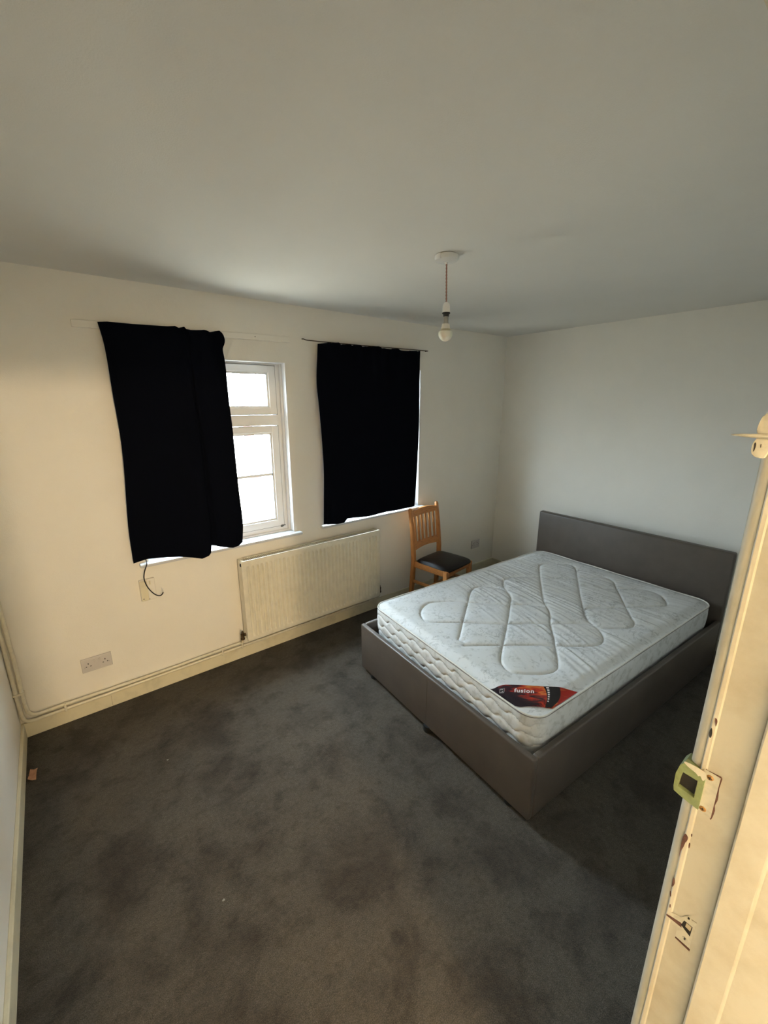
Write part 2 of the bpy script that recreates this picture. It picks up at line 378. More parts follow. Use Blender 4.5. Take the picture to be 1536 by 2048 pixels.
# --------------------------------------------------------- mortice strike plate lower down
t = thing('strike_plate', 'cream painted strike plate with square bolt hole low on the near door jamb', 'strike plate', (.68, .08, 1.0))
bm = newbm()
extrude_poly(bm, [(.6788, .0663, .9785), (.6788, .0655, 1.0360), (.6788, .0800, 1.0330), (.6788, .0850, 1.0240), (.6788, .1000, 1.0180), (.6788, .1020, 1.0050), (.6788, .0865, .9960), (.6788, .0862, .9800)], (.001, 0, 0))
obj('plate', bm, PPL, t)
bm = newbm(); extrude_poly(bm, [(.6783, .0694, 1.0020), (.6783, .0690, 1.0225), (.6783, .0805, 1.0230), (.6783, .0830, 1.0105)], (.0006, 0, 0)); obj('bolt_hole', bm, DARK, t)
bm = newbm(); extrude_poly(bm, [(.6782, .0705, 1.0120), (.6782, .0700, 1.0220), (.6782, .0770, 1.0225), (.6782, .0775, 1.0140)], (.0004, 0, 0)); obj('bolt_hole', bm, BARE, t)
bm = newbm(); extrude_poly(bm, [(.6783, .0830, 1.0140), (.6783, .1035, 1.0090), (.6783, .1035, 1.0058), (.6783, .0815, 1.0060)], (.0006, 0, 0)); obj('lip_scar', bm, CHIP, t)
bm = newbm(); extrude_poly(bm, [(.6783, .0655, .9775), (.6783, .0860, .9790), (.6783, .0862, .9765), (.6783, .0655, .9735)], (.0006, 0, 0)); obj('lip_scar', bm, CHIP, t)
for (y, z) in ((.0745, .9905), (.0758, 1.0345)):
    bm = newbm(); lathe(bm, [(.0001, 0), (.0030, .0002), (.0034, .0006)], (.6779, y, z), 18, 'x'); s = obj('screw', bm, PPL, t)
    bm = newbm(); box(bm, .6777, .6781, y - .0012, y + .0012, z - .0022, z + .0022); obj('screw_slot', bm, DARK, s)

# --------------------------------------------------------- bolt bracket with a pointed tongue, near eye height
t = thing('door_bracket', 'painted metal bracket with a pointed tongue at the top of the near door jamb', 'bracket', (.68, .12, 1.79))
bm = newbm()
P = catmull([(0, a, b) for a, b in [(.1130, 1.8170), (.1205, 1.8160), (.1238, 1.8110), (.1258, 1.8010), (.1262, 1.7940), (.1225, 1.7910), (.1245, 1.7860), (.1272, 1.7790), (.1268, 1.7700), (.1235, 1.7645), (.1180, 1.7630), (.1120, 1.7660), (.1110, 1.7900)]], 4, True)
extrude_poly(bm, [(.6775, p.y, p.z) for p in P], (.006, 0, 0)); bmesh.ops.bevel(bm, geom=[e for e in bm.edges if abs(e.verts[0].co.x - .6775) < 1e-5 and abs(e.verts[1].co.x - .6775) < 1e-5], offset=.0012, segments=2, profile=.5, affect='EDGES')
obj('plate', bm, PPL, t, smooth=True)
bm = newbm()
sec = [(.108, .0052), (.118, .0050), (.128, .0040), (.138, .0031), (.145, .0022), (.1485, .0012), (.1497, .0004)]
rings = []
for y, r in sec:
    rings.append([bm.verts.new((.6745 + .0050 * math.cos(a) * min(1, r / .003), y, 1.7895 + r * .62 * math.sin(a))) for a in [2 * PI * k / 12 for k in range(12)]])
for A, B in zip(rings, rings[1:]):
    for k in range(12): bm.faces.new((A[k], A[(k + 1) % 12], B[(k + 1) % 12], B[k]))
bm.faces.new(rings[0]); bm.faces.new(rings[-1]); obj('tongue', bm, PPL, t, smooth=True)
bm = newbm(); P = catmull([(0, .1255, 1.7800), (0, .1244, 1.7815), (0, .1236, 1.7780), (0, .1240, 1.7725), (0, .1250, 1.7705), (0, .1252, 1.7760)], 3, True)
extrude_poly(bm, [(.6770, p.y, p.z) for p in P], (.0008, 0, 0)); obj('slot', bm, DARK, t)
bm = newbm(); extrude_poly(bm, [(.6770, .1195, 1.7795), (.6770, .1188, 1.7800), (.6770, .1185, 1.7760), (.6770, .1190, 1.7755)], (.0008, 0, 0)); obj('slot', bm, DARK, t)
bm = newbm(); extrude_poly(bm, [(.6766, .1195, 1.7895), (.6766, .1130, 1.7925), (.6766, .1115, 1.7880), (.6766, .1150, 1.7868)], (.0008, 0, 0)); obj('slot', bm, DARK, t)

# ---------------------------------------------------------------- windows
def window(idx, W, lab):
    x0, x1, z0, z1 = W; Y = 2.868; fd = .055
    e = .0015
    def ring(bm, a0, a1, b0, b1, w, y0, y1, bev=.004):
        wl_, wr, wb, wt = w if isinstance(w, tuple) else (w,) * 4
        box(bm, a0, a0 + wl_, y0, y1, b0, b1, bev); box(bm, a1 - wr, a1, y0, y1, b0, b1, bev)
        box(bm, a0 + wl_ - .004, a1 - wr + .004, y0, y1, b0, b0 + wb, bev); box(bm, a0 + wl_ - .004, a1 - wr + .004, y0, y1, b1 - wt, b1, bev)
    X0, X1, Z0, Z1 = x0 + e, x1 - e, z0 + e, z1 - e
    bm = newbm(); ring(bm, X0, X1, Z0, Z1, (.048, .048, .044, .014), Y, Y + fd + .01)
    box(bm, X0 + .044, X1 - .044, Y, Y + fd + .01, 1.662, 1.734, .004)
    # reveal liner step
    ring(bm, X0, X1, Z0, Z1, (.016, .016, .012, .006), Y - .022, Y + .01, .002)
    w = struct('window_%d' % idx, bm, UPVC)
    mid = (X0 + X1) / 2 - .0
    for (s0, s1, g) in ((1.738, 2.062, .046), (.9215, 1.658, .052)):
        bm = newbm(); a0, a1 = X0 + .052, X1 - .052
        ys = Y - .012
        ring(bm, a0 - .006, a1 + .006, s0, s1, (.052, .052, g, .046), ys, ys + .05, .005)
        s = struct('sash', bm, UPVC, w)
        # chamfered glazing bead
        bm = newbm(); ring(bm, a0 + .044, a1 - .044, s0 + g - .001, s1 - .045, .011, ys + .010, ys + .03, .002); obj('glazing_bead', bm, UPVC, s)
        bm = newbm(); ring(bm, a0 + .0545, a1 - .0545, s0 + g + .009, s1 - .0555, .0022, ys + .008, ys + .032, 0); obj('gasket', bm, GASK, s)
        bm = newbm(); ring(bm, a0 - .0085, a1 + .0085, s0 - .0025, s1 + .0025, .003, ys + .006, ys + .012, 0); obj('gasket', bm, GASK, s)
        bm = newbm(); box(bm, a0 + .04, a1 - .04, ys + .026, ys + .030, s0 + g - .01, s1 - .04); obj('glass', bm, GLASS, s)
        if s0 < 1:
            bm = newbm(); box(bm, a0 + .052, a1 - .052, ys + .016, ys + .036, 1.306, 1.324); 
            obj('glazing_bar', bm, UPVC, s)
    # handles
    bm = newbm(); box(bm, mid - .05, mid + .05, Y - .028, Y - .0125, 2.040, 2.054, .003) ; box(bm, mid + .02, mid + .045, Y - .05, Y - .02, 2.038, 2.056, .003); obj('handle', bm, UPVC, w)
    bm = newbm(); box(bm, X0 + .028, X0 + .13, Y - .024, Y - .012, 2.036, 2.052, .003) ; obj('vent_clip', bm, UPVC, w)
    # sill board
    bm = newbm(); box(bm, x0 - .05, x1 + .045, 2.742, 2.789, z0 - .020, z0 + .0008, .006, 3)
    struct('window_sill', bm, SILL, w)
    bm = newbm(); box(bm, x0 + .001, x1 - .001, 2.78, Y - .001, z0 + .0002, z0 + .003); obj('sill_inner', bm, SILL, w, kind='structure')
    # reveal linings
    bm = newbm(); box(bm, x1 - .003, x1 - .0005, D + .001, Y - .001, z0 + .003, z1 - .0005); box(bm, x0 + .0005, x0 + .003, D + .001, Y - .001, z0 + .003, z1 - .0005)
    box(bm, x0 + .003, x1 - .003, D + .001, Y - .001, z1 - .003, z1 - .0005); obj('reveal_lining', bm, UPVC, w, kind='structure')
    return w
w1 = window(1, W1, ''); w2 = window(2, W2, '')

# dark stub left on the sill corner
bm = newbm(); box(bm, 1.268, 1.288, 2.842, 2.855, .917, .929, .003); box(bm, 1.286, 1.303, 2.846, 2.853, .921, .928, .002); lathe(bm, [(.008, 0), (.009, .004), (.006, .009)], (1.272, 2.848, .915), 14)
o = obj('window_stay', bm, GASK, origin=(1.285, 2.85, .92)); tag(o, 'small black window stay peg on the bottom corner of the bare window frame', 'window stay')

# ---------------------------------------------------------------- curtain battens / rod
bm = newbm(); box(bm, .182, 1.384, D - .017, D, 2.193, 2.229, .002)
for v in bm.verts: v.co.z += (v.co.x - .182) * .0145
bmesh.ops.recalc_face_normals(bm, faces=bm.faces)
o = obj('curtain_batten', bm, WALL, origin=(.78, D, 2.2)); tag(o, 'thin wooden batten painted wall colour above the larger curtain', 'batten')
bm = newbm(); lathe(bm, [(.0001, 0), (.0028, -.0004), (.003, .001)], (1.14, D - .0175, 2.226), 10, 'y'); obj('screw', bm, BRASS, o)
bm = newbm(); tube(bm, [(1.480, 2.787, 2.242), (1.481, 2.765, 2.240), (1.487, 2.748, 2.233), (1.50, 2.744, 2.2310), (1.6, 2.742, 2.2300), (2.1, 2.742, 2.2320), (2.55, 2.742, 2.2370), (2.64, 2.744, 2.2380), (2.650, 2.752, 2.2380), (2.652, 2.787, 2.2380)], .0032, 8)
o = obj('curtain_wire', bm, BRASS, origin=(2.06, 2.74, 2.23), smooth=True); tag(o, 'thin dull metal curtain wire hooked into the wall above the square curtain', 'curtain wire')

# ---------------------------------------------------------------- curtains
def resample(P, n):
    P = [Vector(p) for p in P]; s = [0]
    for a, b in zip(P, P[1:]): s.append(s[-1] + (b - a).length)
    out = []
    for k in range(n + 1):
        q = s[-1] * k / n; i = 0
        while i < len(s) - 2 and s[i + 1] < q: i += 1
        t_ = (q - s[i]) / max(1e-9, s[i + 1] - s[i]); out.append(P[i].lerp(P[i + 1], t_))
    return out
def curtain(name, left, right, top, bottom, fold, nx=90, nz=110):
    Lp, Rp = resample(left, nz), resample(right, nz); Tp, Bp = resample(top, nx), resample(bottom, nx)
    bm = newbm(); g = {}
    for i in range(nx + 1):
        s = i / nx
        for j in range(nz + 1):
            q = j / nz
            p = Lp[j] * (1 - s) + Rp[j] * s + Tp[i] * (1 - q) + Bp[i] * q - (Tp[0] * (1 - s) * (1 - q) + Tp[-1] * s * (1 - q) + Bp[0] * (1 - s) * q + Bp[-1] * s * q)
            p.y = fold(s, q); g[i, j] = bm.verts.new(p)
    back = {k: bm.verts.new(v.co + Vector((0, .0022, 0))) for k, v in list(g.items())}
    for i in range(nx):
        for j in range(nz):
            bm.faces.new((g[i, j], g[i + 1, j], g[i + 1, j + 1], g[i, j + 1])); bm.faces.new((back[i, j + 1], back[i + 1, j + 1], back[i + 1, j], back[i, j]))
    for i in range(nx):
        bm.faces.new((g[i + 1, 0], g[i, 0], back[i, 0], back[i + 1, 0])); bm.faces.new((g[i, nz], g[i + 1, nz], back[i + 1, nz], back[i, nz]))
    for j in range(nz):
        bm.faces.new((g[0, j], g[0, j + 1], back[0, j + 1], back[0, j])); bm.faces.new((g[nx, j + 1], g[nx, j], back[nx, j], back[nx, j + 1]))
    return bm
C1 = dict(left=[(0.2925, 2.2232), (0.3063, 2.1054), (0.3078, 1.8773), (0.312, 1.6545), (0.3053, 1.4591), (0.281, 1.1278), (0.2776, 0.8973)],
bottom=[(0.2776, 0.8973), (0.3534, 0.9131), (0.4078, 0.9087), (0.4632, 0.9), (0.5579, 0.8752), (0.6521, 0.8493), (0.6958, 0.8635), (0.7103, 0.8801), (0.7198, 0.9211), (0.7909, 0.8938), (0.8566, 0.8769), (0.903, 0.8812), (0.9278, 0.8978)],
right=[(0.911, 2.2389), (0.9295, 2.2227), (0.9385, 2.1902), (0.9316, 2.161), (0.9187, 2.1313), (0.9235, 2.054), (0.9235, 1.8344), (0.9308, 1.6258), (0.9341, 1.296), (0.9419, 1.0868), (0.9405, 1.0039), (0.9278, 0.8978)],
top=[(0.2925, 2.2232), (0.3351, 2.2293), (0.4576, 2.2289), (0.6235, 2.2346), (0.6634, 2.2403), (0.68, 2.2314), (0.7125, 2.2417), (0.7182, 2.2279), (0.7751, 2.227), (0.8182, 2.2338), (0.8508, 2.2249), (0.911, 2.2389)])
C2 = dict(left=[(1.5742, 2.2133), (1.5673, 2.1327), (1.5516, 1.9548), (1.5657, 1.7613), (1.5811, 1.5143), (1.5874, 1.2802), (1.5759, 0.8991)],
bottom=[(1.5759, 0.8991), (1.6821, 0.8885), (1.7482, 0.8895), (1.7788, 0.9166), (1.8933, 0.9073), (2.0537, 0.8988), (2.1887, 0.9081), (2.3301, 0.8993), (2.497, 0.909)],
right=[(2.5495, 2.231), (2.5451, 2.1053), (2.5382, 1.9796), (2.5386, 1.7219), (2.537, 1.5223), (2.5279, 1.3178), (2.5185, 1.1788), (2.5075, 1.0234), (2.497, 0.909)],
top=[(1.5742, 2.2133), (1.6478, 2.225), (1.6816, 2.2306), (1.689, 2.2251), (1.6967, 2.2306), (1.7465, 2.2344), (1.7654, 2.2218), (1.7812, 2.2261), (1.8486, 2.228), (1.8629, 2.2216), (1.8809, 2.2292), (1.9303, 2.2323), (1.9551, 2.222), (1.9804, 2.2264), (2.0402, 2.2275), (2.0619, 2.2337), (2.1103, 2.2359), (2.137, 2.2233), (2.164, 2.2265), (2.2281, 2.2217), (2.242, 2.2287), (2.3031, 2.2309), (2.3224, 2.2213), (2.41, 2.2217), (2.4248, 2.2255), (2.5002, 2.2292), (2.5157, 2.2231), (2.5257, 2.2309), (2.5495, 2.231)])
def sp3(P, n=4): return catmull([(x, 0, z) for x, z in P], n)
def lin3(P): return [Vector((x, 0, z)) for x, z in P]
sm = lambda a, b, x: (lambda t: t * t * (3 - 2 * t))(min(1, max(0, (x - a) / (b - a))))
def fold1(s, q):
    cr = .70 + .02 * q - .05 * (1 - q)
    y = 2.748 - .020 * sm(0, .25, q)
    y -= .022 * math.exp(-((s - cr + .13) / .10) ** 2) * sm(.05, .5, q)
    y += .020 * math.exp(-((s - cr) / .022) ** 2) * sm(.0, .35, q)
    y -= .020 * math.exp(-((s - .86) / .08) ** 2) * (.4 + .6 * q)
    y += .005 * math.sin(s * 15 + 2 * q) * (.3 + q) + .006 * math.sin(s * 70) * math.exp(-q * 9) * sm(.5, .7, s)
    y += .022 * sm(.25, .02, s) * (.2 + .8 * q) * .5
    y += .012 * sm(.92, 1, s) * q
    return min(y, 2.771 if q < .35 or s < .1 else 2.738)
def fold2(s, q):
    y = 2.735 - .010 * sm(0, .3, q) + .004 * math.sin(s * 9 + 1.3 * q) * q + .007 * math.sin(s * 64) * math.exp(-q * 12)
    y += .006 * math.sin(s * 23 + 1) * sm(.6, 1, q) + .016 * sm(.12, 0, s) * q
    return min(y, 2.770 if s < .03 else 2.738)
bm = curtain('curtain', sp3(C1['left']), sp3(C1['right']), lin3(C1['top']), lin3(C1['bottom']), fold1, 110, 120)
o = obj('curtain', bm, CURT, origin=(.6, 2.73, .9), smooth=True)
tag(o, 'larger black curtain with a slanting edge half covering the window next to the left wall', 'curtain', 'black curtains')
bm = curtain('curtain', sp3(C2['left']), sp3(C2['right']), lin3(C2['top']), lin3(C2['bottom']), fold2, 150, 110)
o = obj('curtain', bm, CURT, origin=(2.06, 2.73, .9), smooth=True)
tag(o, 'smaller square black curtain on a thin wire above the wooden chair', 'curtain', 'black curtains')

# ---------------------------------------------------------------- radiator
RX0, RX1, RZ0, RZ1, RF = .892, 2.082, .160, .768, 2.690
def RT(x): return -.006 * (x - RX0) / (RX1 - RX0)
t = thing('radiator', 'cream ribbed double panel radiator on the wall beneath the windows', 'radiator', ((RX0 + RX1) / 2, 2.73, RZ0))
def panel(y_front, thick, sgn):
    bm = newbm(); NR = 34; px = []; pitch = (RX1 - RX0 - .05) / NR
    xs_ = [RX0]
    prof_x = [0, .18, .30, .42, .58, .70, .82]
    depth = {0: 0, .18: 0, .30: .6, .42: 1, .58: 1, .70: .6, .82: 0}
    cols = [(RX0, 0), (RX0 + .006, 0)]
    for k in range(NR):
        for p in prof_x: cols.append((RX0 + .025 + (k + p) * pitch, depth[p]))
    cols += [(RX1 - .025, 0), (RX1 - .006, 0), (RX1, 0)]
    rows = [RZ0, RZ0 + .005, RZ0 + .030, RZ0 + .038, RZ0 + .046, RZ0 + .3, RZ1 - .052, RZ1 - .044, RZ1 - .036, RZ1 - .012, RZ1 - .004, RZ1]
    w = [0, 0, 0, .55, 1, 1, 1, .55, 0, 0, 0, 0]
    g = {}
    for i, (x, d) in enumerate(cols):
        for j, z in enumerate(rows):
            y = y_front + sgn * .013 * d * w[j]
            if j in (0, len(rows) - 1): y += sgn * .004
            if i in (0, len(cols) - 1): y += sgn * .003
            g[i, j] = bm.verts.new((x, y, z))
    b = {}
    for i, (x, d) in enumerate(cols):
        for j, z in enumerate(rows): b[i, j] = bm.verts.new((x, y_front + sgn * thick, z))
    nx, nz = len(cols) - 1, len(rows) - 1
    for i in range(nx):
        for j in range(nz):
            bm.faces.new((g[i, j], g[i + 1, j], g[i + 1, j + 1], g[i, j + 1])); bm.faces.new((b[i, j + 1], b[i + 1, j + 1], b[i + 1, j], b[i, j]))
    for i in range(nx): bm.faces.new((g[i + 1, 0], g[i, 0], b[i, 0], b[i + 1, 0])); bm.faces.new((g[i, nz], g[i + 1, nz], b[i + 1, nz], b[i, nz]))
    for j in range(nz): bm.faces.new((g[0, j], g[0, j + 1], b[0, j + 1], b[0, j])); bm.faces.new((g[nx, j + 1], g[nx, j], b[nx, j], b[nx, j + 1]))
    return bm
obj('front_panel', panel(RF, .016, 1), RAD, t, smooth=True)
obj('back_panel', panel(2.770, .014, -1), RAD, t, smooth=True)
bm = newbm()
for x in (RX0 - .001, RX1 - .007): bm = newbm(); box(bm, x, x + .008, RF + .002, 2.770, RZ0 + .02, RZ1 + .001, .002); obj('side_cover', bm, RAD, t)
bm = newbm(); box(bm, RX0, RX1, RF + .001, RF + .012, RZ1 - .010, RZ1 + .004, .002); box(bm, RX0, RX1, 2.758, 2.769, RZ1 - .010, RZ1 + .004, .002)
for x in (RX0, RX1 - .022): box(bm, x, x + .022, RF + .010, 2.760, RZ1 - .006, RZ1 + .0035, .001)
n = 96
for k in range(n):
    x = RX0 + .028 + (RX1 - RX0 - .056) * k / (n - 1); box(bm, x - .0018, x + .0018, RF + .010, 2.760, RZ1 - .006, RZ1 + .002)
obj('top_grille', bm, RAD, t)
bm = newbm()
for k in range(60):
    x = RX0 + .03 + (RX1 - RX0 - .06) * k / 59; box(bm, x - .0006, x + .0006, RF + .02, 2.752, RZ0 + .04, RZ1 - .03)
obj('convector_fins', bm, RAD, t)
bm = newbm(); box(bm, RX0 - .004, RX0 + .001, RF + .006, RF + .024, RZ1 - .034, RZ1 - .012, .001); lathe(bm, [(.007, -.006), (.007, 0)], (RX0, RF + .016, RZ1 - .024), 14, 'x'); obj('bleed_plug', bm, DARK, t)
for x in (RX0 + .27, RX1 - .27): bm = newbm(); box(bm, x - .02, x + .02, 2.770, 2.789, RZ0 + .05, RZ1 - .05); obj('wall_bracket', bm, RAD, t)
bm = newbm(); tube(bm, [(RX0 + .56, 2.75, RZ0 - .012), (RX0 + .62, 2.75, RZ0 - .009), (RX0 + .635, 2.75, RZ0 + .004)], [.004, .011, .004], 8); obj('hanging_lug', bm, BRASS, t)
def valve(x, sx):
    v = bm = newbm()
    lathe(bm, [(.006, .000), (.0135, .002), (.0145, .012), (.011, .018), (.012, .036), (.013, .046), (.009, .050), (.008, .062), (.004, .072)], (x, 2.735, .168), 16)
    lathe(bm, [(.0075, 0), (.0075, .010), (.0115, .011), (.0115, .024), (.007, .025), (.007, .034)] if sx > 0 else [(.0075, 0), (.0075, -.010), (.0115, -.011), (.0115, -.024), (.007, -.025), (.007, -.034)], (x, 2.735, .204), 14, 'x')
    return obj('valve', bm, BRASS, t, smooth=True, label='tarnished dark brass valve')
valve(.868, 1); valve(2.112, -1)

# ---------------------------------------------------------------- heating pipes along the skirting
t = thing('heating_pipe', 'cream heating pipe, upper and inner of the pair bending along the skirting to the radiator', 'pipe', (-.32, 2.765, .13), group='pair of heating pipes')
PY = 2.768
path = catmull([(-.338, PY, 2.44), (-.338, PY, 1.4), (-.337, PY, .66), (-.334, PY, .48), (-.336, PY, .30), (-.334, PY, .19), (-.328, PY, .155), (-.305, PY, .132), (-.26, PY, .129), (-.173, PY, .130), (0, PY, .126), (.156, PY, .124), (.45, PY, .1235), (.70, PY, .128), (.83, PY, .129), (.858, PY - .006, .133), (.868, PY - .022, .145), (.868, PY - .027, .171)], 8)
bm = newbm(); tube(bm, path, .0098, 14); obj('pipe', bm, PIPE, t, smooth=True)
t2 = thing('heating_pipe', 'cream heating pipe, lower of the pair resting on the skirting and running under the radiator', 'pipe', (-.35, 2.765, .10), group='pair of heating pipes')
path2 = catmull([(-.3615, PY, 2.44), (-.3615, PY, 1.4), (-.3605, PY, .67), (-.3605, PY, .45), (-.3610, PY, .25), (-.3590, PY, .16), (-.352, PY, .118), (-.325, PY, .101), (-.28, PY, .0995), (-.165, PY, .1000), (0, PY, .0995), (.156, PY, .0995), (.45, PY, .0998), (.80, PY, .100), (1.5, PY, .1005), (2.05, PY, .101), (2.10, PY - .004, .106), (2.112, PY - .020, .130), (2.112, PY - .027, .171)], 8)
bm = newbm(); tube(bm, path2, .0098, 14); obj('pipe', bm, PIPE, t2, smooth=True)
for (cx_, cz_, vert) in ((-.349, .285, True), (-.170, .1135, False), (.726, .110, False), (.868, .112, False)):
    bm = newbm()
    if vert: box(bm, cx_ - .027, cx_ + .024, PY - .014, D - .001, cz_ - .006, cz_ + .006, .003)
    else: box(bm, cx_ - .006, cx_ + .006, PY - .014, PY + .012, cz_ - .026, cz_ + .026, .003)
    obj('pipe_clip', bm, PIPE, t)

# ---------------------------------------------------------------- sockets, blank box, cable
def socket(name, lab, cx_, cz_, w, h, double=True, tilt=0, slots=True):
    t = thing(name, lab, 'socket', (cx_, D, cz_), group='double wall sockets'); t.rotation_euler = (0, tilt, 0)
    bm = newbm(); box(bm, -w / 2, w / 2, -.011, 0, -h / 2, h / 2, .003, 3); obj('faceplate', bm, SOCK, t, local=True)
    sx = w / .160
    for s in (-1, 1):
        a = s * .044 * sx
        for (dx, dz, ww, hh) in ((0, .010, .0045, .008), (-.011, -.008, .0065, .0045), (.011, -.008, .0065, .0045)):
            bm = newbm(); box(bm, a + dx - ww / 2, a + dx + ww / 2, -.0114, -.0108, dz - hh / 2, dz + hh / 2); obj('pin_hole', bm, DARK, t, local=True)
        bm = newbm(); box(bm, s * .014 - .006, s * .014 + .006, -.0145, -.010, .010, .028, .0015); obj('rocker_switch', bm, SOCK, t, local=True)
        bm = newbm(); lathe(bm, [(.0001, -.0114), (.0022, -.0112), (.0025, -.0105)], (s * .064 * sx, 0, -.012), 12, 'y'); obj('screw', bm, METAL, t, local=True)
socket('wall_socket', 'double wall socket near the left corner below the larger curtain', .014, .320, .152, .088)
socket('wall_socket', 'double wall socket in the dim corner between the chair and the headboard', 3.468, .322, .13, .09)
t = thing('blank_box', 'cream painted surface box with a small black hole, below the larger curtain', 'junction box', (.335, D, .70))
bm = newbm(); box(bm, .291, .376, D - .022, D, .634, .772, .004, 3); obj('back_box', bm, WALL, t)
bm = newbm(); box(bm, .293, .333, D - .026, D - .0215, .637, .768, .002); obj('cover', bm, SKIRT, t)
bm = newbm(); box(bm, .344, .352, D - .0232, D - .0215, .735, .760, .001); obj('scratch', bm, SKIRT, t)
bm = newbm(); lathe(bm, [(.0001, 0), (.0032, .0004), (.0034, .001)], (.3035, D - .0266, .651), 12, 'y'); obj('hole', bm, DARK, t)
bm = newbm(); box(bm, .325, .337, D - .0235, D - .0215, .640, .644); obj('scratch', bm, CHIP, t)
t = thing('loose_cable', 'black loose cable curling down from the sill over the surface box, white end', 'cable', (.34, 2.75, .88))
cp = catmull([(.35, 2.80, .890), (.347, 2.752, .889), (.343, 2.736, .877), (.338, 2.742, .862), (.325, 2.752, .821), (.320, 2.752, .779), (.333, 2.748, .724), (.360, 2.745, .677), (.386, 2.745, .657), (.403, 2.745, .662), (.4105, 2.745, .677)], 8)
bm = newbm(); tube(bm, cp, .0033, 10); obj('cable', bm, CABLE, t, smooth=True)
bm = newbm(); tube(bm, [(.4105, 2.745, .676), (.4095, 2.745, .686), (.4085, 2.745, .696), (.403, 2.745, .708)], [.0045, .005, .0032, .0008], 10); obj('connector', bm, WPL, t, smooth=True)

# ---------------------------------------------------------------- pendant lamp
PX, PYY = 1.500, 1.455
t = thing('pendant_lamp', 'bare pendant bulb hanging from a white ceiling rose on a pinkish cord', 'lamp', (PX, PYY, H))
bm = newbm(); lathe(bm, [(.044, 0), (.051, -.004), (.052, -.014), (.0505, -.022), (.046, -.0255), (.020, -.029), (.008, -.031), (.006, -.036)], (PX, PYY, H), 40)
rose = obj('ceiling_rose', bm, WPL, t, smooth=True)
bm = newbm(); box(bm, PX - .053, PX - .036, PYY - .014, PYY + .004, H - .026, H - .002, .004); obj('cover_lug', bm, WPL, rose)
bm = newbm()
pa = [(PX + .0016 * math.cos(k * .7), PYY + .0016 * math.sin(k * .7), H - .03 - k * .0030) for k in range(60)]
pb = [(PX - .0016 * math.cos(k * .7), PYY - .0016 * math.sin(k * .7), H - .03 - k * .0030) for k in range(60)]
PQX = PX + .009
def lean(P): return [(x + .009 * (H - z) / .2, y, z) for x, y, z in P]
tube(bm, lean(pa), .0022, 8); tube(bm, lean(pb), .0022, 8); obj('cord', bm, CORD, t, smooth=True)
LX = PX + .010
bm = newbm(); lathe(bm, [(.004, 2.262), (.009, 2.259), (.0145, 2.252), (.0165, 2.243), (.0175, 2.224), (.0175, 2.218)], (LX, PYY, 0), 28); hold = obj('lamp_holder', bm, WPL, t, smooth=True)
bm = newbm(); lathe(bm, [(.0170, 2.2185), (.0182, 2.217), (.0182, 2.213), (.0140, 2.211), (.0125, 2.2005)], (LX, PYY, 0), 28); obj('skirt_ring', bm, BLACK, hold, smooth=True)
bm = newbm(); lathe(bm, [(.0112, 2.201), (.0112, 2.192), (.0118, 2.190), (.0112, 2.188), (.0112, 2.178), (.0122, 2.175), (.0122, 2.170)], (LX, PYY, 0), 28); obj('bayonet_cap', bm, METAL, t, smooth=True)
bm = newbm(); lathe(bm, [(.0120, 2.171), (.0168, 2.170), (.0182, 2.166), (.0185, 2.160), (.0215, 2.149)], (LX, PYY, 0), 32); blb = obj('bulb', bm, NECK, t, smooth=True)
bm = newbm(); lathe(bm, [(.0215, 2.149), (.0262, 2.1395)], (LX, PYY, 0), 32); obj('collar', bm, NECKD, blb, smooth=True)
bm = newbm(); lathe(bm, [(.0275, 2.1395)] + [(.0325 * math.cos(a), 2.128 + .0325 * math.sin(a) * (1 if a < 0 else .9)) for a in [math.radians(d) for d in (18, 0, -15, -30, -45, -60, -72, -82, -88)]], (LX, PYY, 0), 36); obj('diffuser', bm, BULB, blb, smooth=True)

# ---------------------------------------------------------------- bed
FN, FL, HN, HL = (1.392, .738), (1.471, 2.118), (3.45, .600), (3.45, 2.048)     # plan of the frame, near/left foot then head
RIM = .360; BOT = .030
t = thing('bed', 'taupe faux leather double bed frame with a plain padded headboard', 'bed', (2.42, 1.37, 0))
V2 = lambda p: Vector((p[0], p[1]))
def lerp2(a, b, k): return (a[0] + (b[0] - a[0]) * k, a[1] + (b[1] - a[1]) * k)
def slab(name, a, b, c, d, z0, z1, bev, mat=LEATH, parent=None, seg=4):
    bm = newbm(); hexa(bm, [(*a, z0), (*b, z0), (*c, z0), (*d, z0), (*a, z1), (*b, z1), (*c, z1), (*d, z1)], bev, seg)
    return obj(name, bm, mat, parent or t, smooth=True)
TH = .032
fu = (V2(HN) - V2(FN)).normalized(); fl_ = (V2(HL) - V2(FL)).normalized()
fi_n = tuple(V2(FN) + fu * TH); fi_l = tuple(V2(FL) + fl_ * TH)
fb = slab('footboard', FN, fi_n, fi_l, FL, BOT, RIM, .011)
def rail(p, q, inner):   # from foot corner p to head corner q
    n = Vector((0, inner * TH)); p2 = V2(p) + (V2(q) - V2(p)).normalized() * (TH - .002); q2 = V2(q)
    a, b = p2, q2
    pts = [tuple(a), tuple(b), tuple(b + n), tuple(a + n)]
    if inner < 0: pts = [tuple(a + n), tuple(b + n), tuple(b), tuple(a)]
    return slab('side_rail', *pts, BOT, RIM, .010)
rail(FN, (3.43, .602), 1); rail(FL, (3.43, 2.046), -1)
hb = slab('headboard', (3.432, .602), (3.492, .604), (3.492, 2.043), (3.432, 2.040), .02, .853, .014)
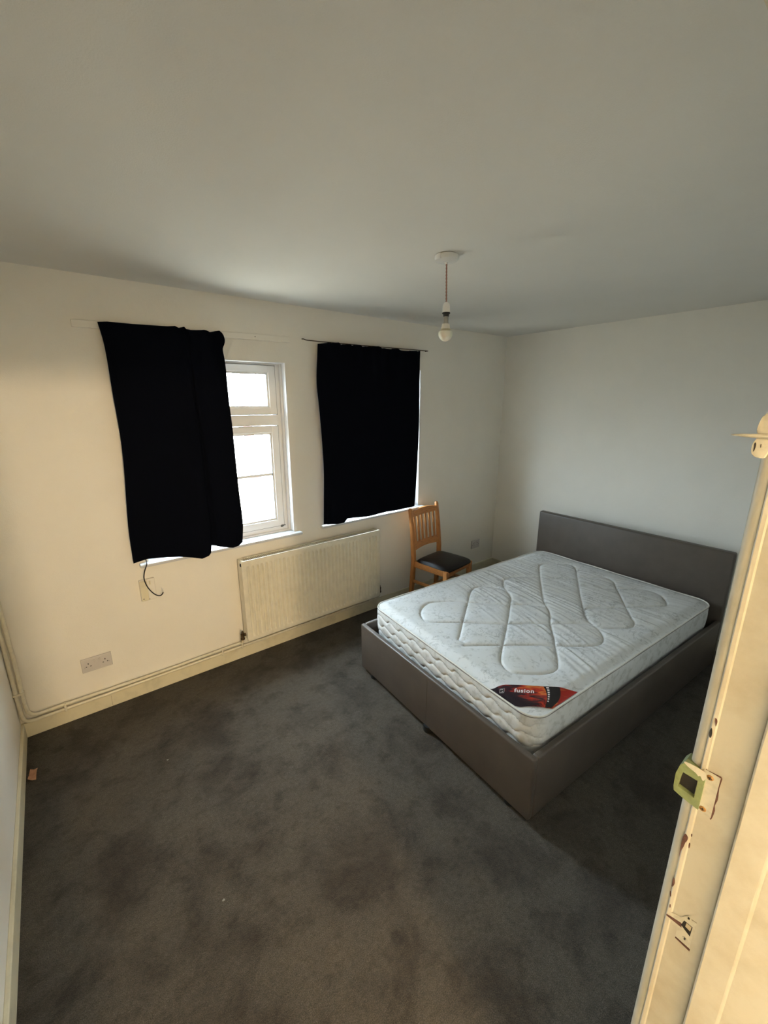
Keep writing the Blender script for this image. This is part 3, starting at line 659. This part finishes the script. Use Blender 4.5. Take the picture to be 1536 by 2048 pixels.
# stitched seams on the leather
bm = newbm()
for k in (.5,):
    a = V2(FN) + (V2(FL) - V2(FN)) * k
    tube(bm, [(a.x - .0004, a.y, BOT + .02), (a.x - .0004, a.y, RIM - .014), (a.x + .006, a.y, RIM - .002), (a.x + .02, a.y, RIM + .0004), (a.x + TH - .006, a.y, RIM - .001)], .0011, 6)
obj('seam', bm, LEATH, t); bm = newbm()
tube(bm, [(FN[0] + .040, FN[1] - .001, BOT + .01), (FN[0] + .040, FN[1] - .001, RIM - .010), (FN[0] + .042, FN[1] + .010, RIM + .0003), (FN[0] + .043, FN[1] + .035, RIM + .0002)], .0014, 6)
obj('seam', bm, LEATH, t)
for (x, y) in ((1.43, .86), (1.488, 1.99), (3.37, .68), (3.37, 1.97), (1.44, 1.42)):
    bm = newbm(); lathe(bm, [(.030, 0), (.034, .004), (.034, BOT + .01)], (x + (.0 if x > 2 else .012), y, 0), 20); obj('foot', bm, BLACK, t)
slab('slat_base', (1.43, .78), (3.42, .645), (3.42, 1.995), (1.51, 2.07), .265, .2835, .003, BLACK)

# ---------------------------------------------------------------- mattress
MP = [np.array(p) for p in ((1.447, .783), (1.545, 2.068), (3.398, 1.978), (3.371, .655))]   # foot near, foot left, head left, head near
ZT, ZB = .500, .285
def quad(u, w): return (1 - u) * (1 - w) * MP[0] + (1 - u) * w * MP[1] + u * w * MP[2] + u * (1 - w) * MP[3]
QL = [
[(0.487, 0.472), (0.456, 0.527), (0.402, 0.585), (0.34, 0.66), (0.299, 0.719), (0.256, 0.776), (0.191, 0.832), (0.154, 0.836), (0.114, 0.805), (0.089, 0.762), (0.079, 0.708), (0.098, 0.673), (0.173, 0.596), (0.227, 0.531), (0.285, 0.465), (0.349, 0.405), (0.403, 0.347), (0.463, 0.288), (0.501, 0.234), (0.482, 0.174), (0.45, 0.137), (0.412, 0.124), (0.368, 0.153), (0.3, 0.225), (0.247, 0.288), (0.178, 0.357), (0.131, 0.404), (0.08, 0.452)],
[(0.095, 0.478), (0.091, 0.502), (0.113, 0.527), (0.174, 0.598), (0.278, 0.713), (0.362, 0.805), (0.411, 0.83), (0.453, 0.804), (0.48, 0.74), (0.477, 0.68), (0.451, 0.635), (0.404, 0.587), (0.285, 0.465), (0.216, 0.397), (0.123, 0.304), (0.099, 0.26), (0.096, 0.216), (0.121, 0.174), (0.16, 0.136), (0.194, 0.124), (0.222, 0.138), (0.276, 0.198), (0.34, 0.274), (0.401, 0.349), (0.467, 0.419), (0.494, 0.462), (0.522, 0.507), (0.626, 0.627), (0.766, 0.776), (0.818, 0.82), (0.855, 0.812), (0.907, 0.765), (0.928, 0.71), (0.908, 0.662), (0.829, 0.587), (0.692, 0.455), (0.589, 0.349), (0.528, 0.277), (0.513, 0.237)],
[(0.451, 0.635), (0.492, 0.717), (0.512, 0.758), (0.553, 0.801), (0.603, 0.804)],
[(0.72, 0.66), (0.81, 0.575), (0.854, 0.535), (0.91, 0.493), (0.901, 0.431), (0.85, 0.376), (0.757, 0.276), (0.658, 0.168), (0.63, 0.13), (0.59, 0.117), (0.554, 0.144), (0.509, 0.198), (0.514, 0.256), (0.544, 0.302), (0.574, 0.331), (0.609, 0.327), (0.664, 0.272), (0.718, 0.225), (0.756, 0.189), (0.8, 0.15), (0.831, 0.125), (0.865, 0.135), (0.913, 0.189), (0.924, 0.251), (0.898, 0.308), (0.80, 0.41)],
[(0.51, 0.754), (0.559, 0.801), (0.625, 0.793), (0.70, .72)],
]
LU, LW = 1.90, 1.33
segs = []
for Lq in QL:
    P = catmull([(a * LU, b * LW, 0) for a, b in Lq], 5)
    segs += [(p.x, p.y, q.x, q.y) for p, q in zip(P, P[1:])]
SG = np.array(segs)
def qdist(X, Y):
    d = np.full(X.shape, 9.0)
    for x0, y0, x1, y1 in SG:
        dx, dy = x1 - x0, y1 - y0; ll = dx * dx + dy * dy + 1e-12
        k = np.clip(((X - x0) * dx + (Y - y0) * dy) / ll, 0, 1)
        d = np.minimum(d, np.hypot(X - x0 - k * dx, Y - y0 - k * dy))
    return d
def wrinkle(X, Y):
    """soft diagonal drag lines running roughly across the mattress"""
    P = Y; Q = X - (.26 - .38 * (X - .58)) * (Y - .6)
    z = np.zeros_like(X); r2 = np.random.RandomState(11)
    for k in range(230):
        p0, q0 = r2.uniform(-.05, 1.38), r2.uniform(.35, 1.85)
        lp, lq = r2.uniform(.12, .34), r2.uniform(.0085, .015)
        w_ = Q - q0 - .012 * np.sin(5 * (P - p0) + k)
        z += r2.uniform(.4, 1.0) * np.exp(-((P - p0) / lp) ** 2) * (np.exp(-(w_ / lq) ** 2) - .6 * np.exp(-((w_ - lq * 1.5) / lq) ** 2))
    mask = 1 / (1 + np.exp(-(X - .36 - .38 * (Y - .2)) / .08))
    return z * mask * .0026
def edge_d(X, Y, rc=.09):
    """distance inwards from the rounded-rectangle outline"""
    cx_, cy_ = LU / 2, LW / 2
    ax, ay = np.abs(X - cx_) - (cx_ - rc), np.abs(Y - cy_) - (cy_ - rc)
    return rc - (np.hypot(np.maximum(ax, 0), np.maximum(ay, 0)) + np.minimum(np.maximum(ax, ay), 0))
def top_h(X, Y):
    d = qdist(X, Y); e = edge_d(X, Y)
    h = .0105 * (1 - np.exp(-(d / .024) ** 1.1)) - .0060 * np.exp(-(d / .0065) ** 2)
    h += wrinkle(X, Y)
    f = np.clip(e / .07, 0, 1); f = f * f * (3 - 2 * f)
    lab = 1 / (1 + np.exp(-(X / .30 + Y / .24 - 1.05) / .06))   # smooth corner where the label lies
    return ZT - .004 + .010 * f + (h - .004) * f * lab
NU, NW = 420, 290
RC = .09
def rr_point(k):
    """point on rounded rectangle outline by arc parameter 0..1, with outward normal"""
    segl = [LU - 2 * RC, PI * RC / 2, LW - 2 * RC, PI * RC / 2] * 2
    tot = sum(segl); s = (k % 1) * tot
    cs = [(RC, 0, 1, 0), None, (LU, RC, 0, 1), None, (LU - RC, LW, -1, 0), None, (0, LW - RC, 0, -1), None]
    cen = {1: (LU - RC, RC, -PI / 2), 3: (LU - RC, LW - RC, 0), 5: (RC, LW - RC, PI / 2), 7: (RC, RC, PI)}
    i = 0
    while s > segl[i] and i < 7: s -= segl[i]; i += 1
    if i % 2 == 0:
        x, y, dx, dy = cs[i]; return x + dx * s, y + dy * s, dy, -dx
    cx_, cy_, a0 = cen[i]; a = a0 + s / RC
    return cx_ + RC * math.cos(a), cy_ + RC * math.sin(a), math.cos(a), math.sin(a)
def to_world(X, Y, z):
    p = quad(X / LU, Y / LW); return (float(p[0]), float(p[1]), float(z))
ORG = (2.42, 1.37, ZB)
mat_root = thing('mattress', 'white damask quilted mattress with a red label at its near corner', 'mattress', ORG)
# top sheet: grid clipped to rounded outline (cells squeezed on to the outline near the corners)
bm = newbm()
xs_ = np.linspace(0, LU, NU + 1); ys_ = np.linspace(0, LW, NW + 1)
GX, GY = np.meshgrid(xs_, ys_, indexing='ij')
cx_, cy_ = LU / 2, LW / 2
ax, ay = np.abs(GX - cx_) - (cx_ - RC), np.abs(GY - cy_) - (cy_ - RC)
corner = (ax > 0) & (ay > 0)
# square-to-disc map inside each corner patch
mxy = np.maximum(ax, ay); hyp = np.hypot(ax, ay) + 1e-9
sc_ = np.where(corner, mxy / hyp, 1)
SX, SY = np.sign(GX - cx_), np.sign(GY - cy_)
GX2 = np.where(corner, cx_ + SX * (cx_ - RC + ax * sc_), GX); GY2 = np.where(corner, cy_ + SY * (cy_ - RC + ay * sc_), GY)
HZ = top_h(GX2, GY2)
vv = [[bm.verts.new(to_world(GX2[i, j], GY2[i, j], HZ[i, j])) for j in range(NW + 1)] for i in range(NU + 1)]
for i in range(NU):
    for j in range(NW): bm.faces.new((vv[i][j], vv[i + 1][j], vv[i + 1][j + 1], vv[i][j + 1]))
obj('top_panel', bm, MATT, mat_root, smooth=True)
# border: bulging side wall with stepped wave quilting
bm = newbm(); NK, NZ = 900, 40
per = 2 * (LU - 2 * RC) + 2 * (LW - 2 * RC) + 2 * PI * RC
rings = []
for j in range(NZ + 1):
    q = j / NZ; z = ZB + (ZT - .004 - ZB) * q; ring = []
    for k in range(NK):
        x, y, nx_, ny_ = rr_point(k / NK); s = k / NK * per
        bulge = .012 * math.sin(PI * q) ** .6 - .010 * (1 - q)
        # three stepped wave lines
        d = 9
        for row in range(3):
            ph = (s / .125 + row * .5) % 1
            wv = (ph / .72) if ph < .72 else (1 - (ph - .72) / .28)
            wv = wv * wv * (3 - 2 * wv)
            zl = ZB + .050 + row * .056 + .020 * (.5 - wv)
            d = min(d, abs(z - zl))
        groove = (-.0062 * math.exp(-(d / .0046) ** 2) + .0022 * (1 - math.exp(-(d / .015) ** 2))) * (.12 + .88 * max(0, min(1, (.10 - x) / .08)))
        edge = min(1, min(q, 1 - q) / .08)
        o_ = bulge + groove * edge
        ring.append(bm.verts.new(to_world(x + nx_ * o_, y + ny_ * o_, z)))
    rings.append(ring)
for A, B in zip(rings, rings[1:]):
    for k in range(NK): bm.faces.new((A[k], A[(k + 1) % NK], B[(k + 1) % NK], B[k]))
obj('border', bm, MSIDE, mat_root, smooth=True)
bm = newbm(); ring = [bm.verts.new(to_world(*rr_point(k / 120)[:2], ZB + .001)) for k in range(120)]; bm.faces.new(ring); obj('underside', bm, MSIDE, mat_root)
for zz, nm in ((ZT - .003, 'top_piping'), (ZB + .002, 'bottom_piping')):
    bm = newbm(); P = []
    for k in range(360):
        x, y, nx_, ny_ = rr_point(k / 360); o_ = .0035 if zz > .4 else -.006; P.append(to_world(x + nx_ * o_, y + ny_ * o_, zz + .0012 * math.sin(k * .31)))
    tube(bm, P, .0040, 8, closed=True); obj(nm, bm, MPIPE, mat_root, smooth=True)
bm = newbm(); P = []
for k in range(360):
    x, y, nx_, ny_ = rr_point(k / 360); P.append(to_world(x + nx_ * .006, y + ny_ * .006, ZT - .0085))
tube(bm, P, .0022, 6, closed=True); obj('piping_seam', bm, MPIPEG, mat_root, smooth=True)

# label: a strip stitched across the near corner
def hz(X, Y): return float(top_h(np.array([X]), np.array([Y]))[0])
topc = catmull([(-.002, .200, 0), (.008, .191, 0), (.020, .185, 0), (.038, .169, 0), (.068, .136, 0), (.111, .083, 0), (.136, .054, 0), (.163, .014, 0), (.170, .004, 0)], 6)
botc = catmull([(.003, .088, 0), (.006, .080, 0), (.010, .072, 0), (.020, .060, 0), (.034, .043, 0), (.046, .030, 0), (.054, .020, 0), (.062, .011, 0), (.068, .004, 0)], 6)
def lab_pt(s, q):
    a = topc[0]; n_ = len(topc) - 1; k = min(n_ - 1e-6, s * n_); i = int(k); A = topc[i].lerp(topc[i + 1], k - i)
    n2 = len(botc) - 1; k = min(n2 - 1e-6, s * n2); i = int(k); B = botc[i].lerp(botc[i + 1], k - i)
    p = A.lerp(B, q); return p.x * LU, p.y * LW
def lab_mesh(s0, s1, q0, q1, ns, nq, lift, sh=0):
    bm = newbm(); uv = bm.loops.layers.uv.new('UVMap'); g = {}; par = {}
    for i in range(ns + 1):
        for j in range(nq + 1):
            q = q0 + (q1 - q0) * j / nq; s = min(1, s0 + (s1 - s0) * i / ns * (1 + .15 * q if sh else 1) + sh * q); X, Y = lab_pt(s, q)
            v_ = bm.verts.new(to_world(X, Y, hz(X, Y) + lift + .0006 * math.sin(s * 40 + q * 5) * math.sin(q * 9))); g[i, j] = v_; par[v_] = (s, 1 - q)
    for i in range(ns):
        for j in range(nq):
            f = bm.faces.new((g[i, j], g[i + 1, j], g[i + 1, j + 1], g[i, j + 1]))
            for lp in f.loops: lp[uv].uv = par[lp.vert]
    return bm
LM = bpy.data.materials.new('label_print'); LM.use_nodes = True; n = LM.node_tree.nodes; l = LM.node_tree.links; b = n['Principled BSDF']
b.inputs['Roughness'].default_value = .28
uvn = n.new('ShaderNodeTexCoord'); spx = n.new('ShaderNodeSeparateXYZ'); l.new(uvn.outputs['UV'], spx.inputs[0])
nzn = n.new('ShaderNodeTexNoise'); nzn.inputs['Scale'].default_value = 5; nzn.inputs['Detail'].default_value = 4; nzn.inputs['Distortion'].default_value = 1.5
mpn = n.new('ShaderNodeMapping'); mpn.inputs['Scale'].default_value = (1.2, 1.0, 1); mpn.inputs['Rotation'].default_value = (0, 0, .5); l.new(uvn.outputs['UV'], mpn.inputs[0]); l.new(mpn.outputs[0], nzn.inputs['Vector'])
def math_(op, a, b_, n=n, l=l):
    k = n.new('ShaderNodeMath'); k.operation = op
    for i, v_ in enumerate((a, b_)):
        if isinstance(v_, (int, float)): k.inputs[i].default_value = v_
        else: l.new(v_, k.inputs[i])
    return k.outputs[0]
red = math_('ADD', math_('ADD', spx.outputs[0], math_('MULTIPLY', spx.outputs[1], .30)), math_('MULTIPLY', math_('SUBTRACT', nzn.outputs[0], .5), .9))
r1 = n.new('ShaderNodeValToRGB'); l.new(red, r1.inputs[0]); e = r1.color_ramp.elements
for _ in range(4): e.new(.5)
for k, (p_, c_) in enumerate([(.46, (.012, .006, .012)), (.58, (.03, .008, .014)), (.68, (.16, .012, .012)), (.79, (.45, .03, .012)), (.90, (.62, .20, .04)), (1.0, (.34, .02, .015))]):
    e[k].position = p_; e[k].color = (*c_, 1)
l.new(r1.outputs[0], b.inputs['Base Color'])
lab = obj('label', lab_mesh(0, 1, 0, 1, 60, 16, .0026), LM, mat_root, smooth=True, label='dark red and black printed label with white lettering')
LB = M('label_black', (.012, .010, .012), .3).m
LWH = M('label_white', (.80, .74, .72), .4).m
LGR = M('label_grey', (.40, .37, .37), .4).m
obj('label_band', lab_mesh(.615, .765, .01, .985, 8, 12, .0032, .13), LB, lab, smooth=True)
for k in range(7):
    bm = lab_mesh(.630, .655, .05 + .105 * k, .115 + .105 * k, 1, 1, .0038, .13); obj('band_mark', bm, LWH, lab)
# writing: fusion
def text_bm(body, size, s_org, s_dir, up, lift, spacing=1.0, bold=.0):
    cu = bpy.data.curves.new('writing', 'FONT'); cu.body = body; cu.size = size; cu.space_character = spacing; cu.offset = bold; cu.resolution_u = 3
    to = bpy.data.objects.new('writing', cu); C.objects.link(to)
    bpy.context.view_layer.update(); dg = bpy.context.evaluated_depsgraph_get(); me = bpy.data.meshes.new_from_object(to.evaluated_get(dg))
    bpy.data.objects.remove(to); bpy.data.curves.remove(cu)
    bm = newbm(); bm.from_mesh(me); bpy.data.meshes.remove(me)
    sd, ud = Vector(s_dir).normalized(), Vector(up).normalized()
    for v_ in bm.verts:
        X = s_org[0] + sd.x * v_.co.x + ud.x * v_.co.y; Y = s_org[1] + sd.y * v_.co.x + ud.y * v_.co.y
        v_.co = Vector(to_world(X, Y, hz(X, Y) + lift))
    return bm
A0 = (.0335 * LU, .1290 * LW); sd = (.0790 * LU - A0[0], .0745 * LW - A0[1]); ud = (.0142 * LU, .0155 * LW)
bm = text_bm('fusion', .0345, A0, sd, ud, .0040, 1.12, .0010); obj('lettering', bm, LWH, lab, label='white lettering reading fusion')
# square emblem left of the word
eo = (.0075 * LU, .1640 * LW); sdn = Vector(sd).normalized(); udn = Vector(ud).normalized()
def emb(pts, lift, name, mat):
    bm = newbm(); vs = []
    for a, c_ in pts:
        X = eo[0] + sdn.x * a + udn.x * c_; Y = eo[1] + sdn.y * a + udn.y * c_; vs.append(bm.verts.new(to_world(X, Y, hz(X, Y) + lift)))
    bm.faces.new(vs); return obj(name, bm, mat, lab)
def rect(a, c_, w, h): return [(a, c_), (a + w, c_), (a + w, c_ + h), (a, c_ + h)]
for R_, mt_, lf in ((rect(0, 0, .023, .021), LGR, .0036), (rect(.0016, .0016, .0198, .0178), LB, .0039)):
    emb(R_, lf, 'emblem', mt_)
for R_ in (rect(.0042, .0040, .0040, .0058), rect(.0042, .0112, .0040, .0058), rect(.0100, .0040, .0066, .0058), rect(.0100, .0112, .0066, .0058)):
    emb(R_, .0042, 'emblem_mark', LWH)
emb(rect(.000, -.0050, .021, .0022), .0040, 'emblem_mark', LGR)

# ---------------------------------------------------------------- chair (local frame: x = across, -y = front)
t = thing('dining_chair', 'orange pine slat back chair with a black vinyl seat against the window wall', 'chair', (2.605, 2.445, 0), rz=.135)
SW, SD, SH = .40, .36, .455
def cpart(name, bm, mat, smooth=True, parent=None): return obj(name, bm, mat, parent or t, local=True, smooth=smooth)
def post(x, lab=None):
    bm = newbm(); rows = []
    pts = [(.185 + .030, 0, .038, .030), (.185 + .012, .22, .036, .032), (.185, .42, .036, .034), (.186, .50, .036, .034), (.205, .72, .034, .028), (.232, .90, .034, .024), (.234, .912, .030, .020), (.235, .920, .018, .012)]
    for y, z, w, d in pts:
        rows.append([bm.verts.new((x + a * w / 2, y + b_ * d / 2, z)) for a, b_ in ((-1, -1), (1, -1), (1, 1), (-1, 1))])
    for A, B in zip(rows, rows[1:]):
        for k in range(4): bm.faces.new((A[k], A[(k + 1) % 4], B[(k + 1) % 4], B[k]))
    bm.faces.new(rows[0][::-1]); bm.faces.new(rows[-1])
    es = [e_ for e_ in bm.edges if abs(e_.verts[0].co.z - e_.verts[1].co.z) > .005]
    bmesh.ops.bevel(bm, geom=es, offset=.004, segments=2, profile=.5, affect='EDGES'); return bm
for sx in (-1, 1): cpart('back_leg', post(sx * (SW / 2 - .012)), WOOD)
for sx in (-1, 1):
    bm = newbm(); box(bm, sx * (SW / 2 - .022) - .019, sx * (SW / 2 - .022) + .019, -SD / 2 - .004, -SD / 2 + .034, 0, SH - .02, .004); cpart('front_leg', bm, WOOD)
yb = lambda z: .186 + (z - .50) / (.90 - .50) * (.232 - .186)
def rail_back(z0, z1, arch, mat=WOODX, th=.020):
    bm = newbm(); n_ = 14; P0 = []; w = SW / 2 - .028
    cols = []
    for k in range(n_ + 1):
        x = -w + 2 * w * k / n_; c_ = 1 - (x / w) ** 2; zt = z1 + arch[1] * c_; zb = z0 + arch[0] * c_; bow = .012 * c_
        cols.append([bm.verts.new((x, yb(zz) + bow + dy, zz)) for zz, dy in ((zb, -th / 2), (zt, -th / 2), (zt, th / 2), (zb, th / 2))])
    for A, B in zip(cols, cols[1:]):
        for k in range(4): bm.faces.new((A[k], A[(k + 1) % 4], B[(k + 1) % 4], B[k]))
    bm.faces.new(cols[0][::-1]); bm.faces.new(cols[-1]); return bm
cpart('top_rail', rail_back(.838, .885, (.0, .014)), WOODX)
cpart('lower_rail', rail_back(.535, .600, (.012, .0)), WOODX)
for k in range(6):
    x = (-.5 + (k + .5) / 6) * (SW - .075) ; bow = .012 * (1 - (x / (SW / 2 - .028)) ** 2)
    bm = newbm(); hexa(bm, [(x - .011, yb(.595) + bow - .005, .595), (x + .011, yb(.595) + bow - .005, .595), (x + .011, yb(.595) + bow + .006, .595), (x - .011, yb(.595) + bow + .006, .595),
        (x - .011, yb(.842) + bow - .005, .842), (x + .011, yb(.842) + bow - .005, .842), (x + .011, yb(.842) + bow + .006, .842), (x - .011, yb(.842) + bow + .006, .842)], .002, 2)
    cpart('slat', bm, WOOD)
for (x0, x1, y0, y1) in ((-SW / 2 + .012, SW / 2 - .012, -SD / 2 + .004, -SD / 2 + .024), (-SW / 2 + .012, SW / 2 - .012, .160, .180)):
    bm = newbm(); box(bm, x0, x1, y0, y1, SH - .068, SH - .016, .003); cpart('apron', bm, WOODX)
for sx in (-1, 1):
    bm = newbm(); xa = sx * (SW / 2 - .016); box(bm, xa - .010, xa + .010, -SD / 2 + .02, .175, SH - .068, SH - .016, .003); cpart('apron', bm, WOODX)
    bm = newbm(); box(bm, xa - .009, xa + .009, -SD / 2 + .02, .20, .235, .262, .003); cpart('stretcher', bm, WOODX)
bm = newbm(); box(bm, -SW / 2 + .02, SW / 2 - .02, -.010, .012, .238, .260, .003); cpart('stretcher', bm, WOODX)
# padded seat
bm = newbm(); n_ = 26; g = {}; w0, w1_, d0, d1 = SW / 2 - .004, SW / 2 - .016, -SD / 2 - .016, .172
for i in range(n_ + 1):
    for j in range(n_ + 1):
        u, v_ = i / n_ * 2 - 1, j / n_ * 2 - 1
        k = 1 - .035 * (abs(u) ** 6 * abs(v_) ** 6) * 4
        yy = (d0 + d1) / 2 + v_ * (d1 - d0) / 2 * (1 - .05 * u * u * (v_ < 0)); wd = w0 + (w1_ - w0) * (v_ + 1) / 2
        h = .030 * (1 - abs(u) ** 5) ** .55 * (1 - abs(v_) ** 5) ** .55
        g[i, j] = bm.verts.new((u * wd * k, yy, SH - .014 + h + .006 * math.exp(-((u + .1) ** 2 + v_ * v_) / .5)))
for i in range(n_):
    for j in range(n_): bm.faces.new((g[i, j], g[i + 1, j], g[i + 1, j + 1], g[i, j + 1]))
rim = [g[i, 0] for i in range(n_)] + [g[n_, j] for j in range(n_)] + [g[i, n_] for i in range(n_, 0, -1)] + [g[0, j] for j in range(n_, 0, -1)]
low = [bm.verts.new(v_.co - Vector((0, 0, .012))) for v_ in rim]
for k in range(len(rim)): bm.faces.new((rim[k], low[k], low[(k + 1) % len(rim)], rim[(k + 1) % len(rim)]))
bm.faces.new(low); cpart('seat', bm, VINYL)

# ---------------------------------------------------------------- litter on the carpet
bm = newbm(); n_ = 8; g = {}
A, B, Cc_, D_ = Vector((-.350, 2.408, 0)), Vector((-.318, 2.390, 0)), Vector((-.312, 2.470, 0)), Vector((-.343, 2.486, 0))
for i in range(n_ + 1):
    for j in range(n_ + 1):
        a, c_ = i / n_, j / n_; p = (A * (1 - a) + B * a) * (1 - c_) + (D_ * (1 - a) + Cc_ * a) * c_
        p.z = .003 + .012 * abs(a - .45) + .010 * math.sin(c_ * 3) * a + (.016 * (1 - c_) if c_ < .3 else 0) * (1 - a) * .5
        g[i, j] = bm.verts.new(p)
bk = {k: bm.verts.new(v_.co - Vector((0, 0, .0012))) for k, v_ in list(g.items())}
for i in range(n_):
    for j in range(n_): bm.faces.new((g[i, j], g[i + 1, j], g[i + 1, j + 1], g[i, j + 1])); bm.faces.new((bk[i, j + 1], bk[i + 1, j + 1], bk[i + 1, j], bk[i, j]))
o = obj('paper_scrap', bm, PAPER, origin=(-.33, 2.44, 0)); tag(o, 'small torn scrap of brown paper on the carpet by the left skirting', 'paper scrap')
for (x, y, lab_) in ((.223, 2.122, 'tiny pale fleck of fluff on the carpet, nearest the double socket'), (.243, 1.288, 'tiny pale fleck of fluff on the open carpet, nearest the camera'), ):
    bm = newbm(); bmesh.ops.create_icosphere(bm, subdivisions=1, radius=.0042)
    for v_ in bm.verts: v_.co = Vector((v_.co.x * (1 + random.random()) + x, v_.co.y * (1 + random.random() * .5) + y, abs(v_.co.z) * .7))
    o = obj('fluff_fleck', bm, LINT, origin=(x, y, 0)); tag(o, lab_, 'fluff', 'flecks of fluff on the carpet')

# ---------------------------------------------------------------- tree outside, seen over the sash
t = thing('tree', 'pale leafy tree outside, washed out through the upper window pane', 'tree', (3.6, 9.5, -3))
bm = newbm(); tube(bm, [(3.6, 9.5, -3), (3.7, 9.5, 0), (3.5, 9.5, 2.0), (3.7, 9.6, 3.4)], [.16, .13, .09, .03], 10); obj('trunk', bm, CHIP, t)
bm = newbm(); r3 = random.Random(3)
for k in range(900):
    a = r3.uniform(0, 2 * PI); rr_ = r3.random() ** .5 * 1.5; zc = r3.gauss(3.2, .55)
    p = Vector((3.7 + rr_ * math.cos(a), 9.5 + rr_ * math.sin(a) * .8, zc)); s = r3.uniform(.03, .06)
    n1 = Vector((r3.gauss(0, 1), r3.gauss(0, 1), r3.gauss(0, 1))).normalized(); a1 = n1.orthogonal().normalized() * s; b1 = n1.cross(a1).normalized() * s * .5
    bm.faces.new([bm.verts.new(p + a1), bm.verts.new(p + b1), bm.verts.new(p - a1), bm.verts.new(p - b1)])
obj('foliage', bm, LEAF, t)
